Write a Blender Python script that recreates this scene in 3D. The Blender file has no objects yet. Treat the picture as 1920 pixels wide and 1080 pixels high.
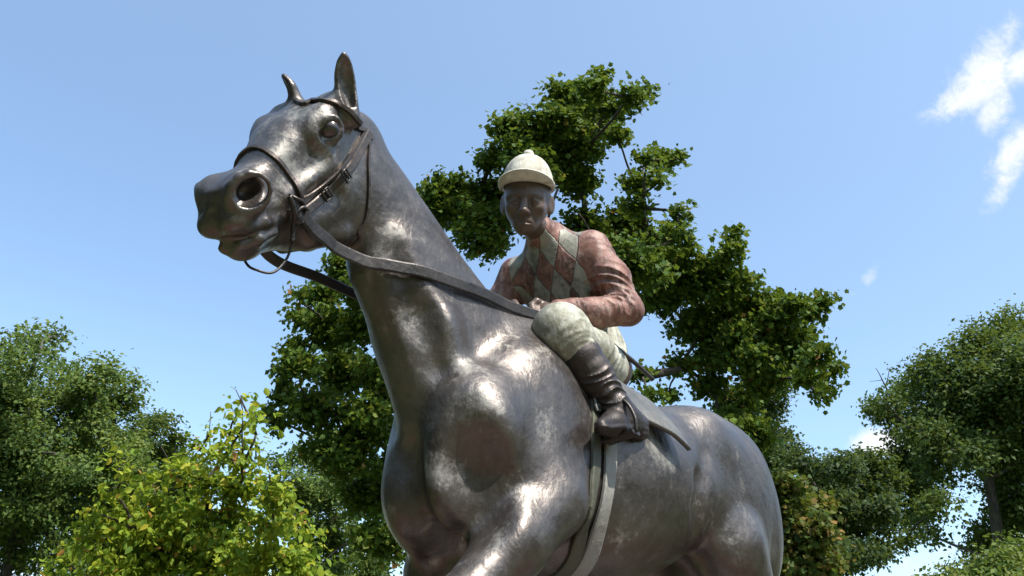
import bpy, math, random
import numpy as np
from mathutils import Vector, Matrix

# ------------------------------------------------------------------ camera, sky, sun, exposure
scene = bpy.context.scene
COL = scene.collection
R = math.radians
CAM = np.array([2.40, 1.75, 0.40]); YAW = R(222.0); PITCH = R(28.0); FPX = 1600.0
cam_data = bpy.data.cameras.new('camera'); cam = bpy.data.objects.new('camera', cam_data); COL.objects.link(cam)
cam_data.sensor_width = 36.0; cam_data.lens = FPX / 1920.0 * 36.0
cam_data.clip_start = 0.05; cam_data.clip_end = 5000.0
AF = np.array([math.cos(PITCH)*math.cos(YAW), math.cos(PITCH)*math.sin(YAW), math.sin(PITCH)])
AR = np.array([math.sin(YAW), -math.cos(YAW), 0.0]); AU = np.cross(AR, AF)
cam.matrix_world = Matrix(((AR[0], AU[0], -AF[0], CAM[0]), (AR[1], AU[1], -AF[1], CAM[1]), (AR[2], AU[2], -AF[2], CAM[2]), (0, 0, 0, 1)))
scene.camera = cam

SUN_EL = R(54.0); SUN_AZ = R(86.0)            # azimuth of the sun, counted from +X towards +Y
world = bpy.data.worlds.new('World'); scene.world = world; world.use_nodes = True
wn = world.node_tree.nodes; wl = world.node_tree.links; wn.clear()
def wnode(t, **k):
    n = wn.new(t)
    for a, b in k.items(): setattr(n, a, b)
    return n
sky_tex = wnode('ShaderNodeTexSky', sky_type='NISHITA', sun_disc=False, sun_elevation=SUN_EL,
                sun_rotation=math.pi/2 - SUN_AZ, air_density=1.0, dust_density=1.1, ozone_density=1.8)
bg = wnode('ShaderNodeBackground'); bg.inputs['Strength'].default_value = 0.15
wout = wnode('ShaderNodeOutputWorld')
# thin fair-weather clouds: wisps in fixed directions plus a low bank all round the horizon, broken up by noise
tc = wnode('ShaderNodeTexCoord')
def wm(op, a, b=None, c=None):
    n = wnode('ShaderNodeMath', operation=op)
    for i, v in enumerate((a, b, c)):
        if v is None: continue
        if isinstance(v, (int, float)): n.inputs[i].default_value = v
        else: wl.new(v, n.inputs[i])
    return n.outputs[0]
def wdot(v):
    n = wnode('ShaderNodeVectorMath', operation='DOT_PRODUCT'); wl.new(tc.outputs['Generated'], n.inputs[0]); n.inputs[1].default_value = tuple(v); return n.outputs['Value']
def wnoise(s, d, r, dist=0.0):
    n = wnode('ShaderNodeTexNoise'); n.inputs['Scale'].default_value = s; n.inputs['Detail'].default_value = d; n.inputs['Roughness'].default_value = r; n.inputs['Distortion'].default_value = dist
    wl.new(tc.outputs['Generated'], n.inputs['Vector']); return n.outputs['Fac']
cover = None
for px, py, ru, rv, ang, amp in ((1850, 135, 105, 60, 62, .68), (1800, 188, 95, 38, 25, .56), (1908, 120, 60, 50, 40, .62), (1862, 205, 60, 44, 80, .54), (1745, 208, 55, 20, 20, .46), (1900, 285, 90, 40, 60, .64), (1880, 345, 70, 30, 62, .56), (1625, 522, 48, 22, 45, .40), (1598, 550, 34, 16, 25, .36),
                                 (1648, 832, 62, 34, 5, .85), (1700, 850, 60, 28, 0, .7)):
    d = AF+AR*((px-960)/FPX)+AU*((540-py)/FPX); L = np.linalg.norm(d); d /= L
    e1 = AR*math.cos(R(ang))+AU*math.sin(R(ang)); e1 = e1-d*(e1@d); e1 /= np.linalg.norm(e1); e2 = np.cross(d, e1)
    u = wm('DIVIDE', wdot(e1), ru/FPX/L); v = wm('DIVIDE', wdot(e2), rv/FPX/L)
    r2 = wm('ADD', wm('MULTIPLY', u, u), wm('MULTIPLY', v, v))
    g = wm('MULTIPLY', wm('MULTIPLY', wm('EXPONENT', wm('MULTIPLY', r2, -.9)), amp), wm('GREATER_THAN', wdot(d), 0.0))
    cover = g if cover is None else wm('MAXIMUM', cover, g)
sepd = wnode('ShaderNodeSeparateXYZ'); wl.new(tc.outputs['Generated'], sepd.inputs[0])
bank = wm('MULTIPLY', wm('SUBTRACT', 1.0, wm('SMOOTH_MIN', wm('DIVIDE', wm('ABSOLUTE', wm('SUBTRACT', sepd.outputs[2], .12)), .16), 1.0, .2)), wm('MULTIPLY', wnoise(3.1, 3, .5), 1.05))
cover = wm('MAXIMUM', cover, bank)
det = wm('ADD', wm('MULTIPLY', wnoise(30, 8, .66, .5), .70), wm('MULTIPLY', wnoise(95, 6, .65, .4), .30))
den = wnode('ShaderNodeMapRange', interpolation_type='SMOOTHSTEP'); wl.new(wm('ADD', cover, det), den.inputs['Value']); den.inputs['From Min'].default_value = .78; den.inputs['From Max'].default_value = 1.24
cmix = wnode('ShaderNodeMix', data_type='RGBA'); wl.new(wm('MULTIPLY', den.outputs[0], .97), cmix.inputs[0])
tint = wnode('ShaderNodeMix', data_type='RGBA', blend_type='MULTIPLY'); tint.inputs[0].default_value = 1.0; tint.inputs[7].default_value = (1.03, 1.05, 1.0, 1)
wl.new(sky_tex.outputs[0], tint.inputs[6])
sv = (math.cos(SUN_EL)*math.cos(SUN_AZ), math.cos(SUN_EL)*math.sin(SUN_AZ), math.sin(SUN_EL))
veil = wnode('ShaderNodeMix', data_type='RGBA'); wl.new(wm('MAXIMUM', wm('MINIMUM', wm('MULTIPLY_ADD', wdot(sv), .52, .09), .6), .02), veil.inputs[0]); wl.new(tint.outputs[2], veil.inputs[6]); veil.inputs[7].default_value = (1.95, 2.75, 3.9, 1)   # thin high haze, denser towards the sun
wl.new(veil.outputs[2], cmix.inputs[6]); cmix.inputs[7].default_value = (3.7, 3.75, 3.8, 1)
wl.new(cmix.outputs[2], bg.inputs['Color']); wl.new(bg.outputs[0], wout.inputs['Surface'])
sun_data = bpy.data.lights.new('sun', 'SUN'); sun_data.energy = 3.2; sun_data.angle = R(0.5); sun_data.color = (1.0, 0.955, 0.89)
sun = bpy.data.objects.new('sun', sun_data); COL.objects.link(sun)
sdir = Vector((math.cos(SUN_EL)*math.cos(SUN_AZ), math.cos(SUN_EL)*math.sin(SUN_AZ), math.sin(SUN_EL)))
sun.rotation_euler = sdir.to_track_quat('Z', 'Y').to_euler(); sun.location = (0, 0, 30)
vs = scene.view_settings; vs.view_transform = 'Standard'; vs.look = 'None'; vs.exposure = 1.0; vs.gamma = 1.0; vs.use_curve_mapping = False

# ------------------------------------------------------------------ pixel helpers (reference frame 1920 x 1080)
def ray(px, py):
    d = AF + AR*((px-960.0)/FPX) + AU*((540.0-py)/FPX)
    return d
def at(px, py, depth):
    return CAM + ray(px, py)*depth
def to_px(P):
    d = np.atleast_2d(P) - CAM; z = d @ AF
    return np.stack([960+FPX*(d @ AR)/z, 540-FPX*(d @ AU)/z, z], -1)

# ------------------------------------------------------------------ implicit surfaces -> meshes
def unit(v):
    v = np.asarray(v, float); return v/(np.linalg.norm(v)+1e-12)
def smin(a, b, k):
    if k <= 0: return np.minimum(a, b)
    h = np.maximum(k-np.abs(a-b), 0.0)/k
    return np.minimum(a, b)-h*h*k*0.25
class Field:
    def __init__(self): self.ops = []
    def add(self, fn, lo, hi, k=0.03, op='u'):
        self.ops.append((fn, np.array(lo, float)-k-0.02, np.array(hi, float)+k+0.02, k, op)); return self
    # round cone: a tapered limb segment
    def cone(self, a, b, ra, rb, k=0.03, op='u', sq=None):
        a = np.array(a, float); b = np.array(b, float); ba = b-a; L2 = float(ba@ba)+1e-12
        if sq is None:
            def fn(P):
                pa = P-a; h = np.clip(pa@ba/L2, 0, 1)
                q = pa-h[:, None]*ba; return np.sqrt(np.einsum('ij,ij->i', q, q))-(ra+(rb-ra)*h)
            m = max(ra, rb)
        else:                                  # sq = (direction, factor): squashed along a direction
            s = unit(sq[0]); fct = sq[1]
            def fn(P):
                pa = P-a; h = np.clip(pa@ba/L2, 0, 1); q = pa-h[:, None]*ba
                c = q@s; q = q+(c*(1.0/fct-1.0))[:, None]*s
                return (np.linalg.norm(q, axis=1)-(ra+(rb-ra)*h))*min(1.0, 0.5+0.5*fct)
            m = max(ra, rb)*max(1.0, fct)
        return self.add(fn, np.minimum(a, b)-m, np.maximum(a, b)+m, k, op)
    def chain(self, pts, k=0.03, op='u', sq=None):
        for (p, r), (q, s) in zip(pts[:-1], pts[1:]): self.cone(p, q, r, s, k, op, sq)
        return self
    def ell(self, c, r, axes=None, k=0.03, op='u'):
        c = np.array(c, float); r = np.array(r, float); A = np.eye(3) if axes is None else np.array(axes, float)
        m = r.max()
        def fn(P):
            q = (P-c)@A.T
            q1 = q/r; k0 = np.sqrt(np.einsum('ij,ij->i', q1, q1)); q1 = q1/r; k1 = np.sqrt(np.einsum('ij,ij->i', q1, q1))+1e-9
            return np.where(k0 < 0.02, -r.min(), k0*(k0-1.0)/k1)
        return self.add(fn, c-m, c+m, k, op)
    def loft(self, st, k=0.03, op='u', n=80, close=True):
        # st rows: centre(3), up(3), half width, height up, height down, exponent
        S = np.array([list(r[0])+list(r[1])+list(r[2:]) for r in st], float)
        t = np.linspace(0, len(S)-1, n); D = catmull(S, t)
        C = D[:, :3]; T = np.gradient(C, axis=0); T /= np.linalg.norm(T, axis=1)[:, None]
        U = D[:, 3:6]; U = U-(U*T).sum(1)[:, None]*T; U /= np.linalg.norm(U, axis=1)[:, None]
        X = np.cross(T, U); A, B1, B2, N = D[:, 6], D[:, 7], D[:, 8], D[:, 9]
        seg = np.linalg.norm(np.gradient(C, axis=0), axis=1)
        ALL = np.concatenate([C, X, U, T, np.stack([A, B1, B2, N], 1)], 1)
        def fn(P):
            lo_, hi_ = P.min(0), P.max(0); rad = np.linalg.norm(hi_-lo_)*.5; dc = np.linalg.norm(C-(lo_+hi_)*.5, axis=1)
            kk = np.flatnonzero(dc <= dc.min()+2*rad+1e-6); i0, i1 = kk[0], kk[-1]+1; Cs = C[i0:i1]
            out = np.empty(len(P))
            for s in range(0, len(P), 20000):
                p = P[s:s+20000]
                d2 = (Cs*Cs).sum(1)[None]-2*p@Cs.T
                i = d2.argmin(1)+i0
                al = np.einsum('ij,ij->i', p-C[i], T[i])
                tt = np.clip(i+np.clip(al/seg[i], -1, 1), 0, n-1); j = np.minimum(tt.astype(int), n-2); fr = (tt-j)[:, None]
                W = ALL[j]*(1-fr)+ALL[j+1]*fr
                d = p-W[:, :3]; x = np.einsum('ij,ij->i', d, W[:, 3:6]); y = np.einsum('ij,ij->i', d, W[:, 6:9]); a2 = np.einsum('ij,ij->i', d, W[:, 9:12])
                b = np.where(y > 0, W[:, 13], W[:, 14]); a = W[:, 12]; e = W[:, 15]
                f = ((np.abs(x)/a)**e+(np.abs(y)/b)**e)**(1/e)+1e-6
                rr = np.sqrt(x*x+y*y); dd = np.maximum(rr*(1-1/f), -np.minimum(a, b))
                end = ((tt <= 0) & (a2 < 0)) | ((tt >= n-1) & (a2 > 0))
                out[s:s+20000] = np.where(end, np.sqrt(np.maximum(dd, 0)**2+a2*a2), dd)
            return out
        m = max(A.max(), B1.max(), B2.max())
        return self.add(fn, C.min(0)-m, C.max(0)+m, k, op)
    def group(self, F, M=None, o=None, s=1.0, k=0.03, op='u', lo=None, hi=None):
        # F in local coordinates; world = o + s * local @ M   (rows of M are the local axes)
        def fn(P): return F(((P-o)@M.T)/s)*np.min(s)
        cs = np.array([[x, y, z] for x in (lo[0], hi[0]) for y in (lo[1], hi[1]) for z in (lo[2], hi[2])])*s@M+o
        return self.add(fn, cs.min(0), cs.max(0), k, op)
    def __call__(self, P):
        P = np.asarray(P, float); lo = P.min(0); hi = P.max(0)
        if getattr(self, 'nb', -1) != len(self.ops):
            self.L = np.array([o[1] for o in self.ops]); self.H = np.array([o[2] for o in self.ops]); self.nb = len(self.ops)
        D = np.full(len(P), 1.0)
        for q in np.flatnonzero(np.all(self.L <= hi, 1) & np.all(self.H >= lo, 1)):
            fn, l, h, k, op = self.ops[q]
            if (l <= lo).all() and (h >= hi).all(): ins = None
            else:
                ins = np.flatnonzero((P[:, 0] >= l[0]) & (P[:, 0] <= h[0]) & (P[:, 1] >= l[1]) & (P[:, 1] <= h[1]) & (P[:, 2] >= l[2]) & (P[:, 2] <= h[2]))
                if not len(ins): continue
            Q = P if ins is None else P[ins]
            d = fn(Q); cur = D if ins is None else D[ins]
            if op == 'u': r = smin(cur, d, k)
            elif op == 's': r = -smin(-cur, d, k)
            else: r = cur+d                    # 'a': add a displacement
            if ins is None: D = r
            else: D[ins] = r
        return D
    def grad(self, P, e=0.003):
        P = np.asarray(P, float); n = len(P)
        Q = np.concatenate([P+np.eye(3)[i]*e*s for i in range(3) for s in (1, -1)])
        d = np.concatenate([self(Q[i*n:(i+1)*n]) for i in range(6)])
        g = np.stack([d[0:n]-d[n:2*n], d[2*n:3*n]-d[3*n:4*n], d[4*n:5*n]-d[5*n:6*n]], 1)
        return g/(np.linalg.norm(g, axis=1)[:, None]+1e-12)
    def snap(self, P, off=0.0, it=6):
        P = np.array(P, float)
        for _ in range(it):
            P = P-self.grad(P)*((self(P)-off)*0.8)[:, None]
        return P
    def hit(self, px, t0=1.2, t1=4.8):
        px = np.atleast_2d(px); D = np.array([ray(a, b) for a, b in px]); L = np.linalg.norm(D, axis=1)
        t = np.full(len(px), t0)
        for _ in range(160):
            d = self(CAM+D*t[:, None]); t = np.minimum(t+np.clip(d*0.55, -0.02, 0.06)/L, t1)
        return CAM+D*t[:, None]
def catmull(S, t):
    S = np.asarray(S, float); n = len(S); i = np.clip(np.floor(t).astype(int), 0, n-2); f = (t-i)[:, None]
    p0 = S[np.maximum(i-1, 0)]; p1 = S[i]; p2 = S[i+1]; p3 = S[np.minimum(i+2, n-1)]
    return 0.5*((2*p1)+(-p0+p2)*f+(2*p0-5*p1+4*p2-p3)*f*f+(-p0+3*p1-3*p2+p3)*f**3)

def polygonize(F, lo, hi, h, nb=18, smooth=1):
    lo = np.array(lo, float); hi = np.array(hi, float)
    dims = np.ceil((hi-lo)/(h*nb)).astype(int)
    keys = []; verts = []; quads = []
    BIG = np.array([1, 4096, 4096*4096], dtype=np.int64)
    ax = np.arange(nb+1)
    G = np.stack(np.meshgrid(ax, ax, ax, indexing='ij'), -1).reshape(-1, 3)
    cs = np.array([[i, j, k] for i in range(dims[0]) for j in range(dims[1]) for k in range(dims[2])])
    sub = np.array([[a, b, c] for a in (0.17, 0.5, 0.83) for b in (0.17, 0.5, 0.83) for c in (0.17, 0.5, 0.83)])
    for c in cs:
        base = c*nb
        pc = lo+(base+sub*nb)*h
        d = F(pc)
        if np.abs(d).min() > nb*h*0.6: continue
        V = F(lo+(base+G)*h).reshape(nb+1, nb+1, nb+1)
        if V.min() > 0 or V.max() < 0: continue
        V = np.where(V == 0, 1e-7, V); S = V < 0
        c8 = [S[a:nb+a, b:nb+b, e:nb+e] for a in (0, 1) for b in (0, 1) for e in (0, 1)]
        cnt = sum(x.astype(np.int8) for x in c8); act = np.argwhere((cnt > 0) & (cnt < 8))
        if len(act) == 0: continue
        acc = np.zeros((len(act), 3)); num = np.zeros(len(act))
        for a in range(3):
            for b in (0, 1):
                for e in (0, 1):
                    o = np.zeros(3, int); oth = [q for q in range(3) if q != a]; o[oth[0]] = b; o[oth[1]] = e
                    o2 = o.copy(); o2[a] = 1
                    p = act+o; q = act+o2
                    va = V[p[:, 0], p[:, 1], p[:, 2]]; vb = V[q[:, 0], q[:, 1], q[:, 2]]
                    cr = (va < 0) != (vb < 0); t = np.where(cr, va/(va-vb+1e-20), 0)
                    pos = p+t[:, None]*(q-p)
                    acc += np.where(cr[:, None], pos, 0); num += cr
        verts.append(lo+(base+acc/num[:, None])*h); keys.append((base+act)@BIG+BIG.sum())
        for a in range(3):
            s1 = S[:nb, :nb, :nb]; sl = [slice(0, nb)]*3; sl[a] = slice(1, nb+1); s2 = S[tuple(sl)]
            E = np.argwhere(s1 != s2)
            if len(E) == 0: continue
            flip = s1[E[:, 0], E[:, 1], E[:, 2]]
            b = (a+1) % 3; e = (a+2) % 3; db = np.zeros(3, int); db[b] = 1; de = np.zeros(3, int); de[e] = 1
            g = base+E
            q = np.stack([(g-db-de)@BIG, (g-de)@BIG, g@BIG, (g-db)@BIG], 1)+BIG.sum()
            q[~flip] = q[~flip][:, ::-1]
            quads.append(q)
    keys = np.concatenate(keys); verts = np.concatenate(verts); quads = np.concatenate(quads)
    o = np.argsort(keys); keys = keys[o]; verts = verts[o]
    idx = np.searchsorted(keys, quads); idx = np.minimum(idx, len(keys)-1)
    good = (keys[idx] == quads).all(1); Q = idx[good]
    for _ in range(smooth):
        acc = np.zeros_like(verts); num = np.zeros(len(verts))
        for a in range(4):
            i = Q[:, a]; j = Q[:, (a+1) % 4]
            for x, y in ((i, j), (j, i)):
                num += np.bincount(x, minlength=len(verts))
                for d in range(3): acc[:, d] += np.bincount(x, weights=verts[y, d], minlength=len(verts))
        verts = np.where(num[:, None] > 0, verts*0.4+0.6*acc/np.maximum(num, 1)[:, None], verts)
    return verts, Q
def np_mesh(name, V, faces, smooth=True):
    me = bpy.data.meshes.new(name); V = np.asarray(V, np.float32); F = np.asarray(faces, np.int32); n = F.shape[1]
    me.vertices.add(len(V)); me.vertices.foreach_set('co', V.ravel())
    me.loops.add(F.size); me.loops.foreach_set('vertex_index', F.ravel())
    me.polygons.add(len(F)); me.polygons.foreach_set('loop_start', np.arange(0, F.size, n, dtype=np.int32))
    me.polygons.foreach_set('loop_total', np.full(len(F), n, np.int32))
    if smooth: me.polygons.foreach_set('use_smooth', np.ones(len(F), bool))
    me.update(calc_edges=True); me.validate()
    return me
def link(name, me, mat=None, parent=None, label=None, cat=None, group=None, kind=None):
    o = bpy.data.objects.new(name, me); COL.objects.link(o)
    if mat is not None: me.materials.append(mat)
    if parent is not None: o.parent = parent
    if label: o['label'] = label
    if cat: o['category'] = cat
    if group: o['group'] = group
    if kind: o['kind'] = kind
    return o
def empty(name, loc=(0, 0, 0), **k):
    return_o = link(name, None, **k); return_o.location = loc; return return_o
VOXEL = .005
# ------------------------------------------------------------------ bronze horse (X forward, Y its left side, Z up; hooves on z = 0)
def mirror(p): return (p[0], -p[1], p[2])
HS = np.array((0.98, 1.19, 1.135))
HM = np.array([unit((0.651, 0.077, -0.754)), unit((-0.273, 0.951, -0.139)), (0, 0, 0)])
HM[1] = unit(HM[1]-HM[0]*(HM[0]@HM[1])); HM[2] = np.cross(HM[0], HM[1])
HO = np.array([1.310, 0.037, 2.042])
def hw(u, v, w): return HO+(HS*np.array([u, v, w], float))@HM      # head point -> world

EYES = []
def build_head():
    F = Field()
    up = (0, 0, 1)
    #        u     top    bot    hw     n
    prof = [(-0.09, -.03, -.16, .070, 2.2), (-0.02, .012, -.240, .082, 2.3), (0.05, .030, -.290, .088, 2.4), (0.12, .035, -.310, .092, 2.5),
            (0.18, .032, -.307, .093, 2.6), (0.25, .020, -.293, .091, 2.7), (0.32, -.006, -.272, .081, 2.6), (0.39, -.030, -.240, .071, 2.5),
            (0.44, -.044, -.208, .063, 2.4), (0.495, -.051, -.192, .057, 2.4), (0.53, -.058, -.186, .051, 2.3), (0.558, -.072, -.180, .040, 2.2), (0.576, -.096, -.158, .022, 2.0)]
    F.loft([((u, 0, (t+b)/2), up, a, (t-b)/2, (t-b)/2, n) for u, t, b, a, n in prof], n=90)
    for s in (1, -1):
        F.ell((0.095, s*.058, -.205), (.125, .042, .110), k=.035)             # jaw muscle
        F.chain([((0.03, s*.050, -.255), .030), ((0.12, s*.050, -.290), .026), ((0.22, s*.046, -.288), .024), ((0.34, s*.038, -.268), .018)], k=.035)   # jaw bone edge
        F.cone((0.17, s*.088, .002), (0.10, s*.082, .010), .014, .024, k=.045)  # brow over the eye
        F.ell((0.185, s*.078, -.035), (.065, .032, .052), k=.04)              # orbit
        F.chain([((0.21, s*.086, -.105), .008), ((0.30, s*.076, -.128), .009), ((0.39, s*.060, -.142), .007)], k=.035)  # facial crest
        F.ell((0.500, s*.044, -.092), (.050, .027, .046), k=.04)             # nostril swelling
        F.ell((0.555, s*.032, -.142), (.040, .032, .030), k=.03)             # upper lip
        F.ell((0.05, s*.060, .005), (.06, .034, .034), k=.035)                # temple
    # lower jaw and lip
    F.loft([((0.22, 0, -.270), up, .046, .05, .036, 2), ((0.34, 0, -.248), up, .040, .04, .034, 2), ((0.42, 0, -.224), up, .036, .03, .030, 2),
            ((0.48, 0, -.209), up, .037, .028, .032, 2), ((0.535, 0, -.201), up, .037, .020, .032, 2), ((0.568, 0, -.195), up, .027, .012, .018, 2)], k=.02, n=40)
    F.ell((0.52, 0, -.214), (.036, .032, .022), k=.02)                         # chin
    for s in (1, -1):
        # mouth line
        F.chain([((0.60, s*.010, -.190), .0022), ((0.55, s*.042, -.189), .0022), ((0.51, s*.056, -.187), .0022), ((0.445, s*.062, -.192), .0022)], k=.012, op='s')
        F.chain([((0.565, s*.024, -.196), .008), ((0.52, s*.042, -.197), .012), ((0.46, s*.047, -.200), .012)], k=.015)   # lower lip roll
        F.chain([((0.55, s*.050, -.166), .006), ((0.49, s*.056, -.168), .007), ((0.44, s*.050, -.180), .008)], k=.018)
        # nostril: raised rim, deep hole
        nq = 1.0 if s > 0 else .72; nc = np.array((0.522 if s > 0 else .505, s*.066, -.092)); nn = unit((0.58, s*.81, .02)); e1 = unit(np.cross(nn, (0.35, 0, 1))); e2 = np.cross(nn, e1)
        ring = [nc+nn*.004*nq+e1*.048*nq*math.cos(a)+e2*.037*nq*math.sin(a) for a in np.linspace(0, 2*math.pi, 13)]
        F.chain([(p, .0075) for p in ring], k=.018)
        F.ell(nc-nn*.004, (.041*nq, .0305*nq, .038*nq), axes=[e1, e2, nn], k=.005, op='s')
        F.ell(nc-nn*.035+np.array((-.02, 0, 0)), (.030, .022, .034), axes=[e1, e2, nn], k=.006, op='s')
        # hollows: behind the nostril, below the nasal bone, above the eye, along the cheek
        F.ell((0.455, s*.074, -.088), (.035, .012, .03), k=.035, op='s')
        F.ell((0.33, s*.106, -.085), (.07, .022, .022), k=.05, op='s')
        F.ell((0.095, s*.112, -.010), (.022, .014, .018), k=.025, op='s')
        F.ell((0.29, s*.096, -.180), (.07, .020, .030), k=.045, op='s')
        # eye: socket, ball, lids
        ec = np.array((0.188, s*.102, -.036)); en = unit((0.46, s*.88, .02)); t1 = unit(np.cross((0.25, 0, 1), en)); t2 = np.cross(en, t1)
        F.ell(ec+en*.008, (.040, .031, .020), axes=[t1, t2, en], k=.012, op='s')
        F.ell(ec-en*.016, (.033, .029, .029), axes=[t1, t2, en], k=.002)
        EYES.append((ec, en, t1, t2))
        for sg, r in ((1, .0095), (-1, .0085)):
            th = np.linspace(-0.05, math.pi+.05, 9)
            arc = [ec+t1*.036*math.cos(a)+t2*sg*.0255*math.sin(a)+en*(.000+.005*math.sin(a)) for a in th]
            F.chain([(p, r*(0.55+0.45*math.sin(max(0, min(math.pi, a))))) for p, a in zip(arc, th)], k=.007)
    return F
HEAD = build_head()

def build_ears():
    E = Field()
    for s in (1, -1):
        if s > 0: base = at(656, 214, 2.37); tip = at(643, 96, 2.35); od = unit(-AF*.9+AR*.45); W = .88
        else: base = at(556, 203, 2.42); tip = at(533, 136, 2.42); od = unit(-AR*1.0-AF*.35); W = .74
        ax = unit(tip-base); od = unit(od-ax*(od@ax))
        L = np.linalg.norm(tip-base)
        st = [(-.22, .020, .020), (-.1, .032, .030), (.10, .032, .030), (.35, .034, .027), (.6, .034, .022), (.82, .026, .014), (.94, .014, .009), (.99, .006, .005)]
        def cv(t): return base+ax*L*t-od*((.012 if s > 0 else .004)*math.sin(max(0, t)*math.pi))+od*.02*max(0, t-.6)
        E.loft([(cv(t), od, a*W, b*W, b*W, 2) for t, a, b in st], k=.02, n=40)
        E.loft([(cv(t)+od*(.010+b*.5), od, a*W, b*W, b*W, 2) for t, a, b in ((.10, .012, .016), (.25, .022, .022), (.42, .027, .025), (.62, .026, .020), (.82, .019, .013), (.94, .006, .005))], k=.004, op='s', n=40)
    return E

def build_horse():
    F = Field(); Z = (0, 0, 1)
    # barrel
    bar = [(0.74, 1.20, .13, .13, .16, 2), (0.64, 1.22, .19, .24, .27, 2.1), (0.50, 1.22, .225, .34, .37, 2.1), (0.36, 1.21, .25, .385, .40, 2.1), (0.18, 1.19, .285, .37, .385, 2.1),
           (0.0, 1.19, .305, .335, .34, 2.1), (-0.20, 1.20, .305, .325, .285, 2.1), (-0.40, 1.22, .285, .332, .20, 2.1), (-0.60, 1.25, .25, .315, .24, 2.1),
           (-0.78, 1.24, .21, .255, .27, 2.0), (-0.92, 1.22, .12, .15, .18, 2)]
    F.loft([((x, 0, z), Z, a, u, d, n) for x, z, a, u, d, n in bar], n=90)
    F.chain([((0.58, 0, 1.575), .055), ((0.42, 0, 1.575), .065), ((0.25, 0, 1.54), .07)], k=.12)                     # withers
    # neck
    def pl(a): return (-math.sin(R(a)), 0, math.cos(R(a)))
    nk = [((0.48, 0, 1.36), pl(28), .155, .255, .30, 2.0), ((0.66, 0, 1.475), pl(33), .140, .215, .285, 2.0), ((0.84, 0, 1.62), pl(38), .115, .190, .225, 2.0),
          ((1.00, 0, 1.765), pl(38), .105, .168, .175, 2.0), ((1.13, .002, 1.875), pl(38), .100, .150, .160, 2.0), ((1.23, .004, 1.955), pl(36), .100, .120, .165, 2.1), ((1.33, .045, 1.96), pl(20), .095, .07, .14, 2.1)]
    F.loft([(c, u, a, b, d, n) for c, u, a, b, d, n in nk], k=.10, n=80)
    F.chain([((1.04, .062, 1.66), .026), ((0.89, .085, 1.46), .034), ((0.78, .10, 1.27), .040)], k=.10)             # muscle cord down the neck
    F.chain([((1.04, -.062, 1.66), .026), ((0.89, -.085, 1.46), .034), ((0.78, -.10, 1.27), .040)], k=.10)
    F.chain([((1.05, 0, 1.60), .045), ((0.86, 0, 1.36), .06), ((0.80, 0, 1.18), .09)], k=.10)                                                      # windpipe
    for s in (1, -1):
        S = lambda x, y, z: (x, s*y, z)
        # shoulder blade, point of shoulder, upper arm
        F.cone(S(.46, .105, 1.50), S(.74, .172, 1.18) if s > 0 else S(.68, .150, 1.18), .085, .112 if s > 0 else .10, k=.10, sq=((0, 1, 0), .75))
        F.ell(S(.50, .155, 1.26), (.19, .105, .22), k=.09)
        F.ell(S(.765, .158, 1.145) if s > 0 else S(.70, .135, 1.10), (.105, .088, .155) if s > 0 else (.10, .080, .13), k=.10)
        F.ell(S(.66, .13, .98), (.13, .09, .13), k=.09)
        F.ell(S(.50, .192, 1.07), (.16, .085, .13), k=.085)
        F.ell(S(.79, .090, 1.04) if s > 0 else S(.785, .080, 1.03), (.087, .080, .13), k=.085)                     # breast
        # hindquarters
        F.ell(S(-.54, .125, 1.39), (.26, .140, .155), k=.14)
        F.ell(S(-.40, .195, 1.41), (.07, .05, .06), k=.13)                      # point of hip
        F.ell(S(-.71, .160, 1.20), (.205, .118, .28), k=.11)
        F.ell(S(-.54, .190, 1.10), (.17, .095, .25), k=.08)
        F.ell(S(-.81, .14, 1.12), (.12, .095, .25), k=.08)
        F.ell(S(-.43, .205, 1.02), (.08, .055, .11), k=.10)                     # stifle
    # groove between the breast muscles
    F.cone((.89, 0, 1.12), (.86, 0, .92), .016, .022, k=.07, op='s')
    # legs: left fore reaches forward, right fore stands, hind legs walking
    lf = [((.52, .20, 1.00), .105), ((.68, .195, .86), .090), ((.86, .18, .69), .058), ((.91, .175, .61), .050)]
    F.chain(lf, k=.05)
    F.ell((.66, .215, .90), (.13, .06, .085), axes=[unit((.78, 0, -.62)), (0, 1, 0), unit((.62, 0, .78))], k=.04)
    F.chain([((.91, .175, .61), .047), ((.88, .17, .38), .034), ((.87, .17, .30), .040), ((.92, .17, .20), .034), ((.955, .17, .14), .05)], k=.03)
    F.cone((.955, .17, .15), (.985, .17, .07), .05, .065, k=.02)
    rf = [((.52, -.19, 1.00), .10), ((.60, -.18, .84), .080), ((.62, -.175, .56), .052), ((.62, -.17, .48), .050), ((.60, -.17, .20), .034), ((.605, -.17, .14), .042), ((.645, -.17, .06), .05)]
    F.chain(rf, k=.05); F.cone((.645, -.17, .08), (.665, -.17, .035), .055, .065, k=.02)
    for s, dx in ((1, 0.0), (-1, -.22)):
        hl = [((-.50, s*.20, 1.02), .13), ((-.70+dx*.5, s*.185, .80), .085), ((-.88+dx, s*.17, .60), .058), ((-.90+dx, s*.17, .53), .055), ((-.84+dx*.8, s*.165, .22), .038), ((-.83+dx*.8, s*.165, .15), .045), ((-.77+dx*.8, s*.165, .06), .05)]
        F.chain(hl, k=.06); F.cone((-.77+dx*.8, s*.165, .085), (-.745+dx*.8, s*.165, .035), .055, .066, k=.02)
    # tail
    F.chain([((-.88, 0, 1.50), .05), ((-1.00, 0, 1.44), .055), ((-1.06, 0, 1.20), .075), ((-1.05, 0, .85), .07), ((-1.03, 0, .55), .03)], k=.05)
    F.group(HEAD, HM, HO, HS, k=.045, lo=(-.14, -.15, -.34), hi=(.68, .15, .10))
    return F
HORSE = build_horse()
EARS = build_ears()
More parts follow.
